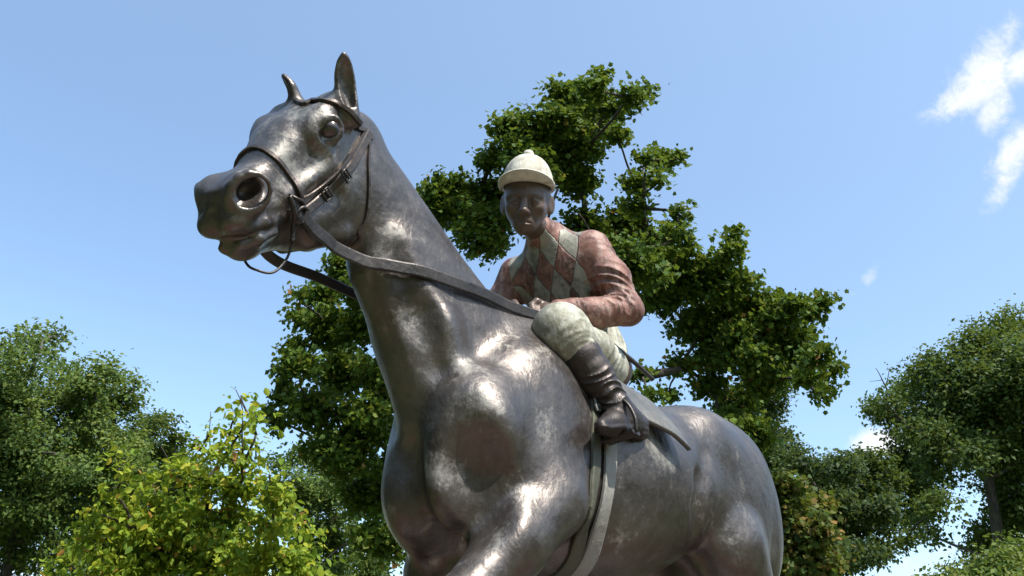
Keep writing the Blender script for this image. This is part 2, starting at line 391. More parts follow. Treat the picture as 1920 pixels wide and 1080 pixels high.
for op in EARS.ops: HORSE.ops.append((op[0], op[1], op[2], .025 if op[4] == 'u' else op[3], op[4]))

# muscle grooves and swellings of the near side, set on the surface just built
def groove(pix, r, k, depth, op='s'):
    P = HORSE.snap(HORSE.hit(pix)); N = HORSE.grad(P, .02)
    Q = P+N*(r-depth) if op == 's' else P-N*(r-depth)
    return [(q, rr) for q, rr in zip(Q, np.r_[r*.45, np.full(len(Q)-2, r), r*.45] if len(Q) > 2 else [r]*len(Q))]
_g = [
  (groove([(866, 785), (880, 845), (896, 900), (894, 955)], .045, .07, .010), .12, 's'),         # breast / shoulder
  (groove([(1322, 850), (1318, 900), (1312, 950), (1304, 995)], .022, .06, .006), .06, 's'),     # flank / thigh
  (groove([(745, 470), (790, 590), (815, 680)], .024, .06, .004), .08, 's'),
]
for ch, k_, op_ in _g: HORSE.chain(ch, k=k_, op=op_)
# ------------------------------------------------------------------ materials
def mat(name):
    m = bpy.data.materials.new(name); m.use_nodes = True; nt = m.node_tree
    b = nt.nodes['Principled BSDF']; return m, nt, b
def nd(nt, t, **k):
    n = nt.nodes.new(t)
    for a, v in k.items(): setattr(n, a, v)
    return n
def noise(nt, co, scale, detail=4, rough=.55, dist=0.0):
    n = nd(nt, 'ShaderNodeTexNoise'); n.inputs['Scale'].default_value = scale; n.inputs['Detail'].default_value = detail
    n.inputs['Roughness'].default_value = rough; n.inputs['Distortion'].default_value = dist
    if co is not None: nt.links.new(co, n.inputs['Vector'])
    return n.outputs['Fac']
def ramp(nt, fac, stops, interp='LINEAR'):
    r = nd(nt, 'ShaderNodeValToRGB'); r.color_ramp.interpolation = interp; e = r.color_ramp.elements
    while len(e) < len(stops): e.new(0.5)
    for i, (p, c) in enumerate(stops):
        e[i].position = p; e[i].color = (*c, 1) if isinstance(c, tuple) else (c, c, c, 1)
    nt.links.new(fac, r.inputs['Fac']); return r.outputs['Color']
def mixc(nt, fac, a, b, mode='MIX'):
    m = nd(nt, 'ShaderNodeMix', data_type='RGBA', blend_type=mode)
    for s, v in ((m.inputs[0], fac), (m.inputs[6], a), (m.inputs[7], b)):
        if isinstance(v, (int, float)): s.default_value = v
        elif isinstance(v, tuple): s.default_value = (*v, 1)
        else: nt.links.new(v, s)
    return m.outputs[2]
def math_n(nt, op, a, b=None):
    m = nd(nt, 'ShaderNodeMath', operation=op)
    for i, v in enumerate((a, b)):
        if v is None: continue
        if isinstance(v, (int, float)): m.inputs[i].default_value = v
        else: nt.links.new(v, m.inputs[i])
    return m.outputs[0]
def bump(nt, h, strength, dist, prev=None):
    n = nd(nt, 'ShaderNodeBump'); n.inputs['Strength'].default_value = strength; n.inputs['Distance'].default_value = dist
    nt.links.new(h, n.inputs['Height'])
    if prev is not None: nt.links.new(prev, n.inputs['Normal'])
    return n.outputs['Normal']
def scaled(nt, co, s):
    m = nd(nt, 'ShaderNodeMapping'); m.inputs['Scale'].default_value = s; nt.links.new(co, m.inputs['Vector']); return m.outputs[0]

def bronze(name, dark, mid, pale, patina_highlight=.5, rough=(.30, .52), metallic=.85, pt=(.60, .74), bumpk=1.0, streak=True, painted=False):
    m, nt, b = mat(name); co = nd(nt, 'ShaderNodeTexCoord').outputs['Object']
    big = noise(nt, co, 2.2, 5, .6, .8); mid_n = noise(nt, co, 7.5, 7, .65, .6); fine = noise(nt, co, 42, 6, .7); spk = noise(nt, co, 160, 4, .7)
    run = noise(nt, scaled(nt, co, (16, 16, 1.5)), 1.0, 6, .65, .4)
    c = mixc(nt, ramp(nt, math_n(nt, 'ADD', math_n(nt, 'MULTIPLY', big, .6), math_n(nt, 'MULTIPLY', mid_n, .4)), [(.38, 0.0), (.64, 1.0)]), dark, mid)
    c = mixc(nt, math_n(nt, 'MULTIPLY', ramp(nt, fine, [(.45, 0.0), (.70, 1.0)]), .35), c, mid)
    f = math_n(nt, 'ADD', math_n(nt, 'MULTIPLY', mid_n, .55), math_n(nt, 'MULTIPLY', run if streak else big, .45))
    f = math_n(nt, 'ADD', f, math_n(nt, 'MULTIPLY', math_n(nt, 'SUBTRACT', fine, .5), .40))
    f = math_n(nt, 'ADD', f, math_n(nt, 'MULTIPLY', math_n(nt, 'SUBTRACT', spk, .5), .20))
    if painted: f = math_n(nt, 'ADD', f, math_n(nt, 'MULTIPLY', nd(nt, 'ShaderNodeAttribute', attribute_name='patina_highlight').outputs['Fac'], .21))  # vertex mask of patina and painted highlights pushes the colour towards pale
    fm = math_n(nt, 'MULTIPLY', ramp(nt, f, [(pt[0], 0.0), (pt[1], 1.0)]), patina_highlight)
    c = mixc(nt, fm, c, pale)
    grime = ramp(nt, math_n(nt, 'ADD', math_n(nt, 'MULTIPLY', run, .5), math_n(nt, 'MULTIPLY', spk, .5)), [(.34, .40), (.46, 0.0)])
    c = mixc(nt, grime, c, dark)
    nt.links.new(c, b.inputs['Base Color'])
    r = math_n(nt, 'ADD', math_n(nt, 'MULTIPLY', ramp(nt, mid_n, [(.3, 0.0), (.7, 1.0)]), rough[1]-rough[0]), rough[0])
    r = math_n(nt, 'ADD', r, math_n(nt, 'MULTIPLY', fm, .22)); r = math_n(nt, 'ADD', r, math_n(nt, 'MULTIPLY', math_n(nt, 'SUBTRACT', fine, .5), .30))
    nt.links.new(r, b.inputs['Roughness'])
    nt.links.new(math_n(nt, 'SUBTRACT', metallic, math_n(nt, 'MULTIPLY', fm, .5)), b.inputs['Metallic'])
    n1 = bump(nt, noise(nt, scaled(nt, co, (1, 1, .7)), 13, 4, .55, .5), .38*bumpk, .014)
    n2 = bump(nt, noise(nt, scaled(nt, co, (1, 1.1, .8)), 44, 3, .55, .5), .36*bumpk, .006, n1)
    n3 = bump(nt, noise(nt, scaled(nt, co, (1, 1.2, .8)), 170, 3, .6), .14*bumpk, .0016, n2)
    nt.links.new(n3, b.inputs['Normal'])
    return m
M = {}
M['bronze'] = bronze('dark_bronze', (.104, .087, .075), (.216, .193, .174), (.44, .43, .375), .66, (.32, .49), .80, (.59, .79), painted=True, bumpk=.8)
M['eye'] = bronze('polished_bronze_eye', (.10, .085, .075), (.17, .15, .14), (.3, .3, .26), .3, (.22, .36), .85, bumpk=.3)
M['strap'] = bronze('bronze_strap', (.07, .058, .05), (.13, .108, .095), (.26, .25, .21), .4, (.35, .6), .7)
M['rein'] = bronze('bronze_rein', (.055, .05, .046), (.095, .085, .08), (.2, .2, .18), .35, (.38, .6), .6)
M['bit'] = bronze('bronze_bit', (.05, .045, .04), (.10, .09, .08), (.2, .2, .18), .3, (.3, .5), .8)
M['girth'] = bronze('weathered_pale_girth', (.28, .27, .235), (.40, .39, .35), (.55, .56, .52), .6, (.5, .75), .25)
M['girth_dark'] = bronze('weathered_olive_girth', (.085, .085, .06), (.15, .15, .105), (.28, .29, .2), .5, (.5, .75), .3)
M['cloth'] = bronze('weathered_saddle_cloth', (.12, .115, .10), (.20, .195, .18), (.40, .40, .35), .45, (.42, .65), .5)
M['skin'] = bronze('bronze_skin', (.105, .073, .055), (.185, .132, .100), (.26, .21, .17), .25, (.36, .56), .22, bumpk=.6)
M['cap'] = bronze('weathered_cream_paint', (.34, .31, .22), (.68, .64, .52), (.80, .78, .70), .80, (.55, .8), .02, (.47, .6))
M['breeches'] = bronze('weathered_cream_breeches', (.17, .16, .11), (.44, .43, .33), (.68, .68, .58), .85, (.5, .75), .12, (.47, .62))
M['boot'] = bronze('bronze_boot', (.048, .040, .036), (.100, .082, .074), (.2, .18, .16), .35, (.35, .58), .65)

# ------------------------------------------------------------------ sweeps
def sweep(P, N, w, th, closed=False, bev=.3, caps=True):
    # flat strap: path P, outward normals N, width w, thickness th
    P = np.asarray(P, float); n = len(P); w = np.broadcast_to(w, n); th = np.broadcast_to(th, n)
    T = np.roll(P, -1, 0)-np.roll(P, 1, 0) if closed else np.gradient(P, axis=0)
    T /= np.linalg.norm(T, axis=1)[:, None]+1e-12
    N = np.asarray(N, float); N = N-(N*T).sum(1)[:, None]*T; N /= np.linalg.norm(N, axis=1)[:, None]+1e-12
    S = np.cross(T, N)
    sec = [(-.5, -.5), (-.5, .5-bev), (-.5+.12, .5), (0, .5), (.5-.12, .5), (.5, .5-bev), (.5, -.5)]
    k = len(sec); V = np.stack([P+S*(a*w)[:, None]+N*(b*th)[:, None] for a, b in sec], 1).reshape(-1, 3)
    F = []
    for i in range(n if closed else n-1):
        j = (i+1) % n
        for a in range(k):
            b = (a+1) % k; F.append((i*k+a, i*k+b, j*k+b, j*k+a))
    return V, F, k, n
def strap_mesh(name, P, N, w, th, closed=False):
    V, F, k, n = sweep(P, N, w, th, closed)
    me = bpy.data.meshes.new(name); F = [tuple(f) for f in F]
    if not closed: F += [tuple(range(k-1, -1, -1)), tuple((n-1)*k+a for a in range(k))]
    me.from_pydata([tuple(v) for v in V], [], F); me.update(); me.polygons.foreach_set('use_smooth', [len(q_.vertices) == 4 for q_ in me.polygons]); me.set_sharp_from_angle(angle=R(14))
    return me
def tube_data(P, r, seg=8, closed=False):
    P = np.asarray(P, float); n = len(P); r = np.broadcast_to(r, n)
    T = np.roll(P, -1, 0)-np.roll(P, 1, 0) if closed else np.gradient(P, axis=0)
    T /= np.linalg.norm(T, axis=1)[:, None]+1e-12
    ref = np.array((0, 0, 1.0)) if abs(T[0][2]) < .9 else np.array((1.0, 0, 0)); A = []
    u = unit(np.cross(T[0], ref))
    for i in range(n):
        u = unit(u-T[i]*(u@T[i])); A.append(u)
    A = np.array(A); B = np.cross(T, A); th = np.arange(seg)*2*math.pi/seg
    V = (P[:, None]+(np.cos(th)[None, :, None]*A[:, None]+np.sin(th)[None, :, None]*B[:, None])*r[:, None, None]).reshape(-1, 3)
    F = []
    for i in range(n if closed else n-1):
        j = (i+1) % n
        for a in range(seg):
            b = (a+1) % seg; F.append((i*seg+a, i*seg+b, j*seg+b, j*seg+a))
    return V, F, seg, n
def tubes_mesh(name, tubes):
    Vs, Fs, o = [], [], 0
    for t in tubes:
        P, r = t[0], t[1]; closed = t[2] if len(t) > 2 else False
        V, F, seg, n = tube_data(P, r, 8, closed)
        Fs += [tuple(x+o for x in f) for f in F]
        if not closed: Fs += [tuple(o+x for x in range(seg-1, -1, -1)), tuple(o+(n-1)*seg+x for x in range(seg))]
        Vs.append(V); o += len(V)
    me = bpy.data.meshes.new(name); me.from_pydata([tuple(v) for v in np.concatenate(Vs)], [], Fs); me.update()
    me.polygons.foreach_set('use_smooth', [len(p.vertices) == 4 for p in me.polygons])
    return me
def spline(pts, n=40):
    pts = np.asarray(pts, float); return catmull(pts, np.linspace(0, len(pts)-1, n))

# ------------------------------------------------------------------ statue: horse and tack
statue = empty('equestrian_statue', (0, 0, 0), label='weathered dark bronze statue of a jockey riding a walking racehorse', cat='statue')
HV, HQ = polygonize(HORSE, (-1.35, -.45, -.02), (1.95, .55, 2.5), VOXEL, smooth=2)
patina_hl = np.zeros(len(HV))  # pale patina on face and neck, plus sunlit highlights painted into the colour
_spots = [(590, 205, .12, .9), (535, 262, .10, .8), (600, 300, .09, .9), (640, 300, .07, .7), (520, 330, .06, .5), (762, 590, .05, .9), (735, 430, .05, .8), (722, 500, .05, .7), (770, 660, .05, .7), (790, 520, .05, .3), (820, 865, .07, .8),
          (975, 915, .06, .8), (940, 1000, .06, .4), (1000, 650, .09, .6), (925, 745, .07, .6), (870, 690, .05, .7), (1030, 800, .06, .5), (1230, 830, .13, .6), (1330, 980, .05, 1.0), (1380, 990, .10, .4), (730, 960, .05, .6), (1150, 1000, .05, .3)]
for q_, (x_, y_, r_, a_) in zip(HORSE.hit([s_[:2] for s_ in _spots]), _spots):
    patina_hl = np.maximum(patina_hl, a_*np.exp(-((HV-q_)**2).sum(1)/(r_*r_)))
hme = np_mesh('horse', HV, HQ); hat = hme.attributes.new('patina_highlight', 'FLOAT', 'POINT'); hat.data.foreach_set('value', patina_hl.astype(np.float32))
horse = link('horse', hme, M['bronze'], statue, label='dark bronze racehorse with raised head and pale patina and painted highlights')
def ball_mesh(name, c, e, r, nu=20, nv=12):
    V, F = [], []
    for i in range(nv+1):
        ph = -math.pi/2+math.pi*i/nv
        for j in range(nu):
            a = 2*math.pi*j/nu; V.append(tuple(hw(*(c+e[0]*r[0]*math.cos(a)*math.cos(ph)+e[1]*r[1]*math.sin(a)*math.cos(ph)+e[2]*r[2]*math.sin(ph)))))
    for i in range(nv):
        for j in range(nu):
            k = (j+1) % nu; F.append((i*nu+j, i*nu+k, (i+1)*nu+k, (i+1)*nu+j))
    return np_mesh(name, V, F)
for ec, en, t1, t2 in EYES: link('eye', ball_mesh('eye', ec-en*.002, (t1, t2, en), (.029, .0235, .023)), M['eye'], horse)
def surf(px, off=.0, n=None):
    P = HORSE.hit(px); P = HORSE.snap(P, off)
    return P
def lay(name, pix, w, th, m, n=40, off=.0, extra=(), pre=(), label=None):
    P = surf(pix); P = np.concatenate([np.array(list(pre)).reshape(-1, 3), P, np.array(list(extra)).reshape(-1, 3)])
    Q = spline(P, n); Q = HORSE.snap(Q, off+th*.35); N = HORSE.grad(Q, .012)
    return link(name, strap_mesh(name, Q, N, w, th), m, horse, label=label)
lay('noseband', [(466, 281), (484, 278), (510, 292), (531, 314), (549, 340), (560, 362), (568, 383)], .013, .010, M['strap'], n=60,
    pre=[hw(.42, -.062, -.20), hw(.39, -.066, -.14), hw(.37, -.058, -.08)])
lay('cheekpiece', [(690, 250), (677, 277), (660, 307), (638, 333), (612, 361), (590, 381), (571, 396)], .026, .012, M['strap'], n=50)
lay('cheekpiece', [(683, 246), (668, 274), (648, 303), (626, 328), (600, 350), (578, 366), (563, 372)], .011, .009, M['strap'], n=50)
lay('browband', [(566, 196), (586, 191), (610, 191), (636, 197), (656, 209), (673, 229), (686, 246), (696, 264)], .014, .010, M['strap'], n=50, pre=[hw(.03, -.088, -.01)])
lay('throatlatch', [(692, 262), (690, 305), (691, 348), (689, 392), (684, 416), (673, 440)], .009, .008, M['strap'], n=50, extra=[hw(.06, .03, -.34), hw(.05, -.03, -.34), hw(.02, -.08, -.27), hw(.0, -.10, -.15)])
for q in [(606, 364), (642, 330)]:                       # buckles on the cheek strap
    p = surf([q], .012)[0]; N = HORSE.grad(p[None], .012)[0]; t = unit(surf([(q[0]+14, q[1]-16)], .012)[0]-p); s_ = np.cross(N, t)
    ring = [p+t*a*.012+s_*b*.016+N*.001 for a, b in ((-1, -1), (1, -1), (1, 1), (-1, 1))]
    link('buckle', tubes_mesh('buckle', [(ring, .0032, True), ([p-s_*.014+t*.002, p+s_*.014+t*.002], .0022)]), M['bit'], horse)
# bit: cheek bar, ring, mouthpiece
b0 = surf([(538, 368)], .012)[0]; b1 = surf([(545, 420)], .012)[0]; bm = surf([(543, 396)], .016)[0]
low = at(548, 455, to_px(b1)[0][2]-.005); rc = surf([(556, 404)], .014)[0]
rN = HORSE.grad(rc[None], .02)[0]; e1 = unit(np.cross(rN, (0, 0, 1))); e2 = np.cross(rN, e1)
ring = [rc+e1*.020*math.cos(a)+e2*.024*math.sin(a) for a in np.linspace(0, 2*math.pi, 17)[:-1]]
link('bit', tubes_mesh('bit', [(spline([b0, bm, b1, low], 14), [.0065, .0065, .008, .007, .006, .008, .008, .006, .006, .008, .007, .006, .007, .008]), (ring, .0055, True),
     ([b0, surf([(556, 374)], .012)[0], surf([(562, 392)], .012)[0]], .0055), ([bm, bm-rN*.06], .008)]), M['bit'], horse)
mir = lambda p: HO+((((p-HO)@HM.T)*np.array((1, -1, 1)))@HM)
rr = mir(rc)
link('bit_ring', tubes_mesh('bit_ring', [([mir(x) for x in ring], .0055, True), ([rr, rr+(rc-rr)*.15], .008)]), M['bit'], horse)
dz = to_px(low)[0][2]
link('lip_strap', tubes_mesh('lip_strap', [(spline([low, at(537, 486, dz+.0), at(512, 511, dz-.04), at(480, 506, dz-.06), at(462, 494, dz-.03), hw(.50, -.03, -.21)], 24), .0035)]), M['rein'], horse)
# reins
HAND_L = at(1008, 596, 2.83); HAND_R = at(975, 590, 2.93)
rs = rc+rN*.012
rp = spline([rs, at(600, 446, 2.30), at(680, 488, 2.38), at(780, 521, 2.50), at(880, 551, 2.62), at(955, 577, 2.74), HAND_L], 40)
rnm = np.array([unit(-AF*.75+AU*.25+AR*.6)]*len(rp))
d = HORSE(rp); rp = rp+rnm*np.maximum(0, .022-d)[:, None]
link('rein', strap_mesh('rein', rp, rnm, .036, .007), M['rein'], horse, label='flat bronze rein across the left side of the neck')
r0 = mir(rc)
rq = spline([r0, at(512, 485, to_px(r0)[0][2]+.06), at(600, 521, 2.50), at(690, 560, 2.68), at(800, 590, 2.82), HAND_R], 40)
for _ in range(3):
    d = HORSE(rq); rq[:-1] = rq[:-1]+(np.array((0, -1.0, 0))*np.maximum(0, .02-d)[:, None])[:-1]
link('rein', strap_mesh('rein', rq, np.array([unit(AU*.25-AF*.9)]*len(rq)), .030, .008), M['rein'], horse, label='dark bronze rein on the far side of the neck')
# girths: loops round the barrel
def girth(name, pix, w, th, m, off, label, top=(0.30, 1.55)):
    P = surf(pix); z = P[:, 2]; x = P[:, 0]
    o = np.argsort(z); z = z[o]; x = x[o]
    pts = []
    for a in np.linspace(0, 2*math.pi, 73)[:-1]:
        zz = 1.19+.40*math.sin(a); xx = np.interp(zz, np.r_[.78, z, 1.60], np.r_[x[0]+.01, x, top[0]])
        pts.append((xx, .34*math.cos(a), zz))
    Q = HORSE.snap(np.array(pts), off, it=12)
    for _ in range(3): Q = (np.roll(Q, 1, 0)+2*Q+np.roll(Q, -1, 0))*.25
    Q = HORSE.snap(Q, off, it=3); N = HORSE.grad(Q, .03)
    for _ in range(2): N = (np.roll(N, 1, 0)+2*N+np.roll(N, -1, 0))*.25
    return link(name, strap_mesh(name, Q, N, w, th, True), m, horse, label=label)
girth('girth', [(1141, 850), (1139, 900), (1128, 960), (1106, 1020), (1084, 1072)], .056, .012, M['girth'], .012, 'pale weathered girth strap round the barrel')
girth('girth', [(1117, 845), (1116, 900), (1103, 960), (1080, 1020), (1058, 1072)], .050, .010, M['girth_dark'], .006, 'narrow olive girth strap beside the pale one')
# saddle cloth draped over the back
def drape(name, x0, x1, ymax, off, th, m, flare=None, nx=26, na=40, label=None):
    G = np.zeros((nx, na, 3))
    for i, u in enumerate(np.linspace(0, 1, nx)):
        for j, v in enumerate(np.linspace(-1, 1, na)):
            a = v*ymax(u); G[i, j] = (x0(v)+(x1(v)-x0(v))*u, .42*math.sin(a), 1.22+.42*math.cos(a))
    P = HORSE.snap(G.reshape(-1, 3), off, it=10); N = HORSE.grad(P, .02)
    if flare is not None:
        uu, vv = np.meshgrid(np.linspace(0, 1, nx), np.linspace(-1, 1, na), indexing='ij'); P = P+N*flare(uu, vv).reshape(-1)[:, None]
    V = np.concatenate([P, P+N*th]); F = []
    idx = lambda i, j, k: k*nx*na+i*na+j
    for i in range(nx-1):
        for j in range(na-1):
            F += [(idx(i, j, 1), idx(i+1, j, 1), idx(i+1, j+1, 1), idx(i, j+1, 1)), (idx(i, j, 0), idx(i, j+1, 0), idx(i+1, j+1, 0), idx(i+1, j, 0))]
    for i in range(nx-1):
        F += [(idx(i, 0, 0), idx(i+1, 0, 0), idx(i+1, 0, 1), idx(i, 0, 1)), (idx(i, na-1, 1), idx(i+1, na-1, 1), idx(i+1, na-1, 0), idx(i, na-1, 0))]
    for j in range(na-1):
        F += [(idx(0, j, 1), idx(0, j+1, 1), idx(0, j+1, 0), idx(0, j, 0)), (idx(nx-1, j, 0), idx(nx-1, j+1, 0), idx(nx-1, j+1, 1), idx(nx-1, j, 1))]
    me = np_mesh(name, V, F); o = link(name, me, m, horse, label=label)
    return o
# ------------------------------------------------------------------ saddle, cloth
drape('saddle_cloth', lambda v: .40, lambda v: .10-.135*abs(v)**.75, lambda u: 1.02+.45*u, .008, .015, M['cloth'],
      lambda u, v: .030*np.clip((u-.30)/.50, 0, 1)**1.2*np.clip((np.abs(v)-.74)/.26, 0, 1)**1.2+.004*np.sin(u*9+v*7)*np.abs(v), nx=30, na=60, label='pale weathered saddle cloth with lifted rear corner')
drape('saddle', lambda v: .36, lambda v: .06, lambda u: .50, .026, .03, M['boot'], lambda u, v: .05*np.clip((u-.7)/.3, 0, 1)**2*(1-np.abs(v))+.03*np.clip((.25-u)/.25, 0, 1)**2*(1-np.abs(v)))

# ------------------------------------------------------------------ jockey
JS = 1.08                                                        # head scale
jf = -AF*math.cos(R(6))+AU*math.sin(R(6)); jf = unit(jf-AR*.10)
ju = unit(np.array(AU)*1.0+AR*.02); ju = unit(ju-jf*(ju@jf)); jl = np.cross(ju, jf)
JM = np.array([jf, jl, ju]); JO = at(988, 372, 3.07)
def jw(f, l, u): return JO+JS*(np.array([f, l, u], float)@JM)
def build_face():
    F = Field()
    F.ell((-.012, 0, .040), (.098, .077, .098), k=.02)
    F.ell((.020, 0, -.018), (.068, .064, .066), k=.04)
    F.ell((.036, 0, -.070), (.046, .044, .044), k=.04)
    F.ell((.066, 0, -.114), (.021, .020, .017), k=.025)                   # chin
    for s in (1, -1):
        F.cone((.000, s*.046, -.050), (.055, s*.014, -.108), .016, .011, k=.03)   # jaw
        F.ell((.058, s*.040, -.044), (.024, .020, .016), k=.03)            # cheek bone
        F.cone((.084, s*.012, -.008), (.064, s*.050, -.010), .009, .010, k=.02)   # brow
        F.ell((.103, s*.031, -.029), (.016, .019, .011), k=.018, op='s')   # socket
        F.ell((.0745, s*.031, -.030), (.0150, .0165, .0110), k=.004)
        F.chain([((.080, s*.015, -.0285), .003), ((.0905, s*.031, -.0225), .0050), ((.076, s*.049, -.0295), .003)], k=.004)  # upper lid, half closed
        F.chain([((.080, s*.016, -.031), .003), ((.0870, s*.031, -.0375), .0035), ((.076, s*.048, -.031), .003)], k=.005)
        F.ell((.100, s*.0115, -.066), (.010, .008, .0075), k=.010)         # nostril wing
        F.ell((.108, s*.006, -.074), (.005, .0035, .004), k=.003, op='s')
        F.ell((-.012, s*.079, -.020), (.024, .008, .034), axes=[unit((1, s*-.55, .1)), unit((s*.55, 1, 0)), (0, 0, 1)], k=.006)   # ear
        F.ell((-.004, s*.089, -.016), (.013, .007, .022), axes=[unit((1, s*-.55, .1)), unit((s*.55, 1, 0)), (0, 0, 1)], k=.006, op='s')
    F.chain([((.084, 0, -.014), .008), ((.097, 0, -.040), .009), ((.111, 0, -.062), .011)], k=.014)   # nose
    F.ell((.062, 0, -.092), (.026, .030, .022), k=.03)
    F.chain([((.076, -.018, -.0945), .0035), ((.0855, 0, -.0915), .0055), ((.076, .018, -.0945), .0035)], k=.014)
    F.chain([((.074, -.015, -.1015), .0035), ((.0835, 0, -.1030), .0060), ((.074, .015, -.1015), .0035)], k=.014)
    F.chain([((.080, -.026, -.0985), .0014), ((.094, -.010, -.0972), .0020), ((.094, .010, -.0972), .0020), ((.080, .026, -.0985), .0014)], k=.004, op='s')
    return F
FACE = build_face()
# joints
PEL = np.array((0.02, 0.0, 1.68)); NB = np.array((0.285, 0.015, 2.075))
SH = {1: np.array((0.195, .158, 2.006)), -1: np.array((.275, -.142, 1.972))}
EL = {1: at(1178, 582, 2.985), -1: np.array((.30, -.26, 1.74))}
WR = {1: at(1052, 580, 2.90), -1: np.array((.43, -.10, 1.745))}
HI = {1: np.array((0.06, .115, 1.575)), -1: np.array((.06, -.115, 1.575))}
KN = {1: at(1053, 624, 2.735), -1: np.array((.50, -.27, 1.56))}
AN = {1: at(1156, 764, 2.66), -1: np.array((.30, -.33, 1.31))}
HEEL = {1: at(1200, 812, 2.74), -1: np.array((.17, -.32, 1.26))}
TOE = {1: at(1128, 806, 2.50), -1: np.array((.42, -.37, 1.22))}
def torso(F, g, k=.05, low=0):
    st = [((-.02, 0, 1.62), (.6, 0, -.8), .11, .09, .10), (PEL+np.array((.03, 0, .035)), (.8, 0, -.5), .125, .095, .100), ((.085, .002, 1.78), (.9, .05, -.35), .150, .115, .12),
          ((.155, .006, 1.89), (.9, .08, -.35), .156, .118, .13), ((.215, .010, 1.985), (.85, .1, -.45), .158, .106, .115), ((.262, .013, 2.045), (.8, .1, -.5), .108, .078, .083), ((.300, .015, 2.10), (.8, .1, -.5), .055, .055, .055)]
    F.loft([(c, u, a+g, b+g, d+g, 2.3) for c, u, a, b, d in st[low:]], k=k, n=60)
def build_body():
    F = Field(); torso(F, -.02)
    F.chain([(NB, .052), (jw(-.03, 0, -.07), .046)], k=.03)
    for s in (1, -1):
        F.chain([(SH[s], .05), (EL[s], .038), (WR[s], .028)], k=.03)
        F.chain([(HI[s], .08), (KN[s], .055), (AN[s], .035)], k=.03)
    F.group(FACE, JM, JO, JS, k=.02, lo=(-.13, -.13, -.15), hi=(.15, .13, .16))
    # hands closed on the reins
    for s in (1, -1):
        if s > 0: w = WR[1]; tip = at(1003, 583, 2.86); nrm = unit(-AF*.6+AU*.7); curl = -AU*.8+AF*.3
        else: w = WR[-1]; tip = at(975, 578, 2.90); nrm = unit(-AF*.6+AU*.7); curl = -AU*.8+AF*.3
        d = unit(tip-w); sd = np.cross(nrm, d); L = np.linalg.norm(tip-w)
        c = w+d*min(.055, L*.6)
        F.cone(w, c, .026, .030, k=.015, sq=(nrm, .75))
        for i, (o, ln) in enumerate(((-.026, .85), (-.009, 1.0), (.009, .97), (.025, .8))):
            b0 = c+d*.020+sd*o; b1 = b0+(d*.030+nrm*.004)*ln; b2 = b1+(d*.008+curl*.026)*ln; b3 = b2+(-d*.018+curl*.012)*ln
            F.chain([(b0, .0105), (b1, .0105), (b2, .0095), (b3, .0085)], k=.004)
        t0 = c-d*.005-sd*s*.028; F.chain([(t0, .013), (t0+d*.028+nrm*.012-sd*s*.008, .0115), (t0+d*.052+nrm*.006+sd*s*.004, .0095)], k=.008)
    return F
def wrinkle(F, c, d, ax, t0, t1, r, wl, amp, twist, ph0=0.0, seed=0, half=1.7):
    # cloth folds: ridges running round a limb, strongest on the side facing ax, fading at both ends
    d = unit(d); a0 = unit(ax-d*(ax@d)); b0 = np.cross(d, a0); c = np.array(c, float)
    def fn(P):
        q = P-c; t = q@d; x = q@a0; y = q@b0; th = np.arctan2(y, x); rad = np.hypot(x, y)
        w = np.clip((t-t0)/(.25*(t1-t0)), 0, 1)*np.clip((t1-t)/(.25*(t1-t0)), 0, 1)*np.clip(1.25-np.abs(th)/half, 0, 1)*np.clip((r*1.7-rad)/(r*.4), 0, 1)
        p = (t+twist*th+.010*np.sin(th*2.3+seed)+.006*np.sin(t*60+th*3+seed*2))/wl*2*math.pi+ph0
        s = np.sin(p)*.6+.4*np.sin(p*.53+seed+th*1.5)
        return -amp*w*(1-np.abs(s)**.6*1.6)
    m = r*1.8; e0 = c+d*t0; e1 = c+d*t1
    F.add(fn, np.minimum(e0, e1)-m, np.maximum(e0, e1)+m, 0.0, 'a')
def build_jersey():
    F = Field(); torso(F, .004, .05, 1)
    F.chain([(NB+np.array((-.005, 0, -.005)), .064), (NB+unit(jw(-.01, 0, -.07)-NB)*.040, .060)], k=.02)            # collar
    arms = Field()
    for s in (1, -1):
        m1 = SH[s]+(EL[s]-SH[s])*.5+np.array((0, s*.012, -.01))
        arms.chain([(SH[s], .066), (m1, .056), (EL[s], .047)], k=.05)
        m2 = EL[s]+(WR[s]-EL[s])*.55+np.array((0, 0, -.016))
        arms.chain([(EL[s], .052), (m2, .052), (EL[s]+(WR[s]-EL[s])*.86, .040)], k=.03)
        arms.cone(EL[s]+(WR[s]-EL[s])*.84, WR[s]+(WR[s]-EL[s])*.04, .034, .034, k=.008)                                # cuff
    s = 1
    u = EL[s]-SH[s]; L = np.linalg.norm(u); f = WR[s]-EL[s]; L2 = np.linalg.norm(f)
    F.ops += arms.ops
    wrinkle(F, SH[s], u, -AF*.9+AU*.1-AR*.2, L*.34, L*1.02, .066, .074, .0075, .045, .4, 1, 2.2)
    wrinkle(F, SH[s], u, AR*1.0+AU*.5, -.05, L*.35, .08, .075, .0045, .018, 1.2, 4, 1.6)
    wrinkle(F, EL[s], f, -AF*.7+AU*.6, -.02, L2*.55, .056, .055, .0065, -.028, .2, 2, 2.0)
    wrinkle(F, EL[s], f, -AF*.7+AU*.6, L2*.66, L2*.87, .044, .030, .004, .006, .2, 3, 2.4)
    wrinkle(F, PEL, NB-PEL, (.9, .3, -.3), .02, .24, .16, .070, .004, .045, .2, 5, 2.0)
    return F, arms
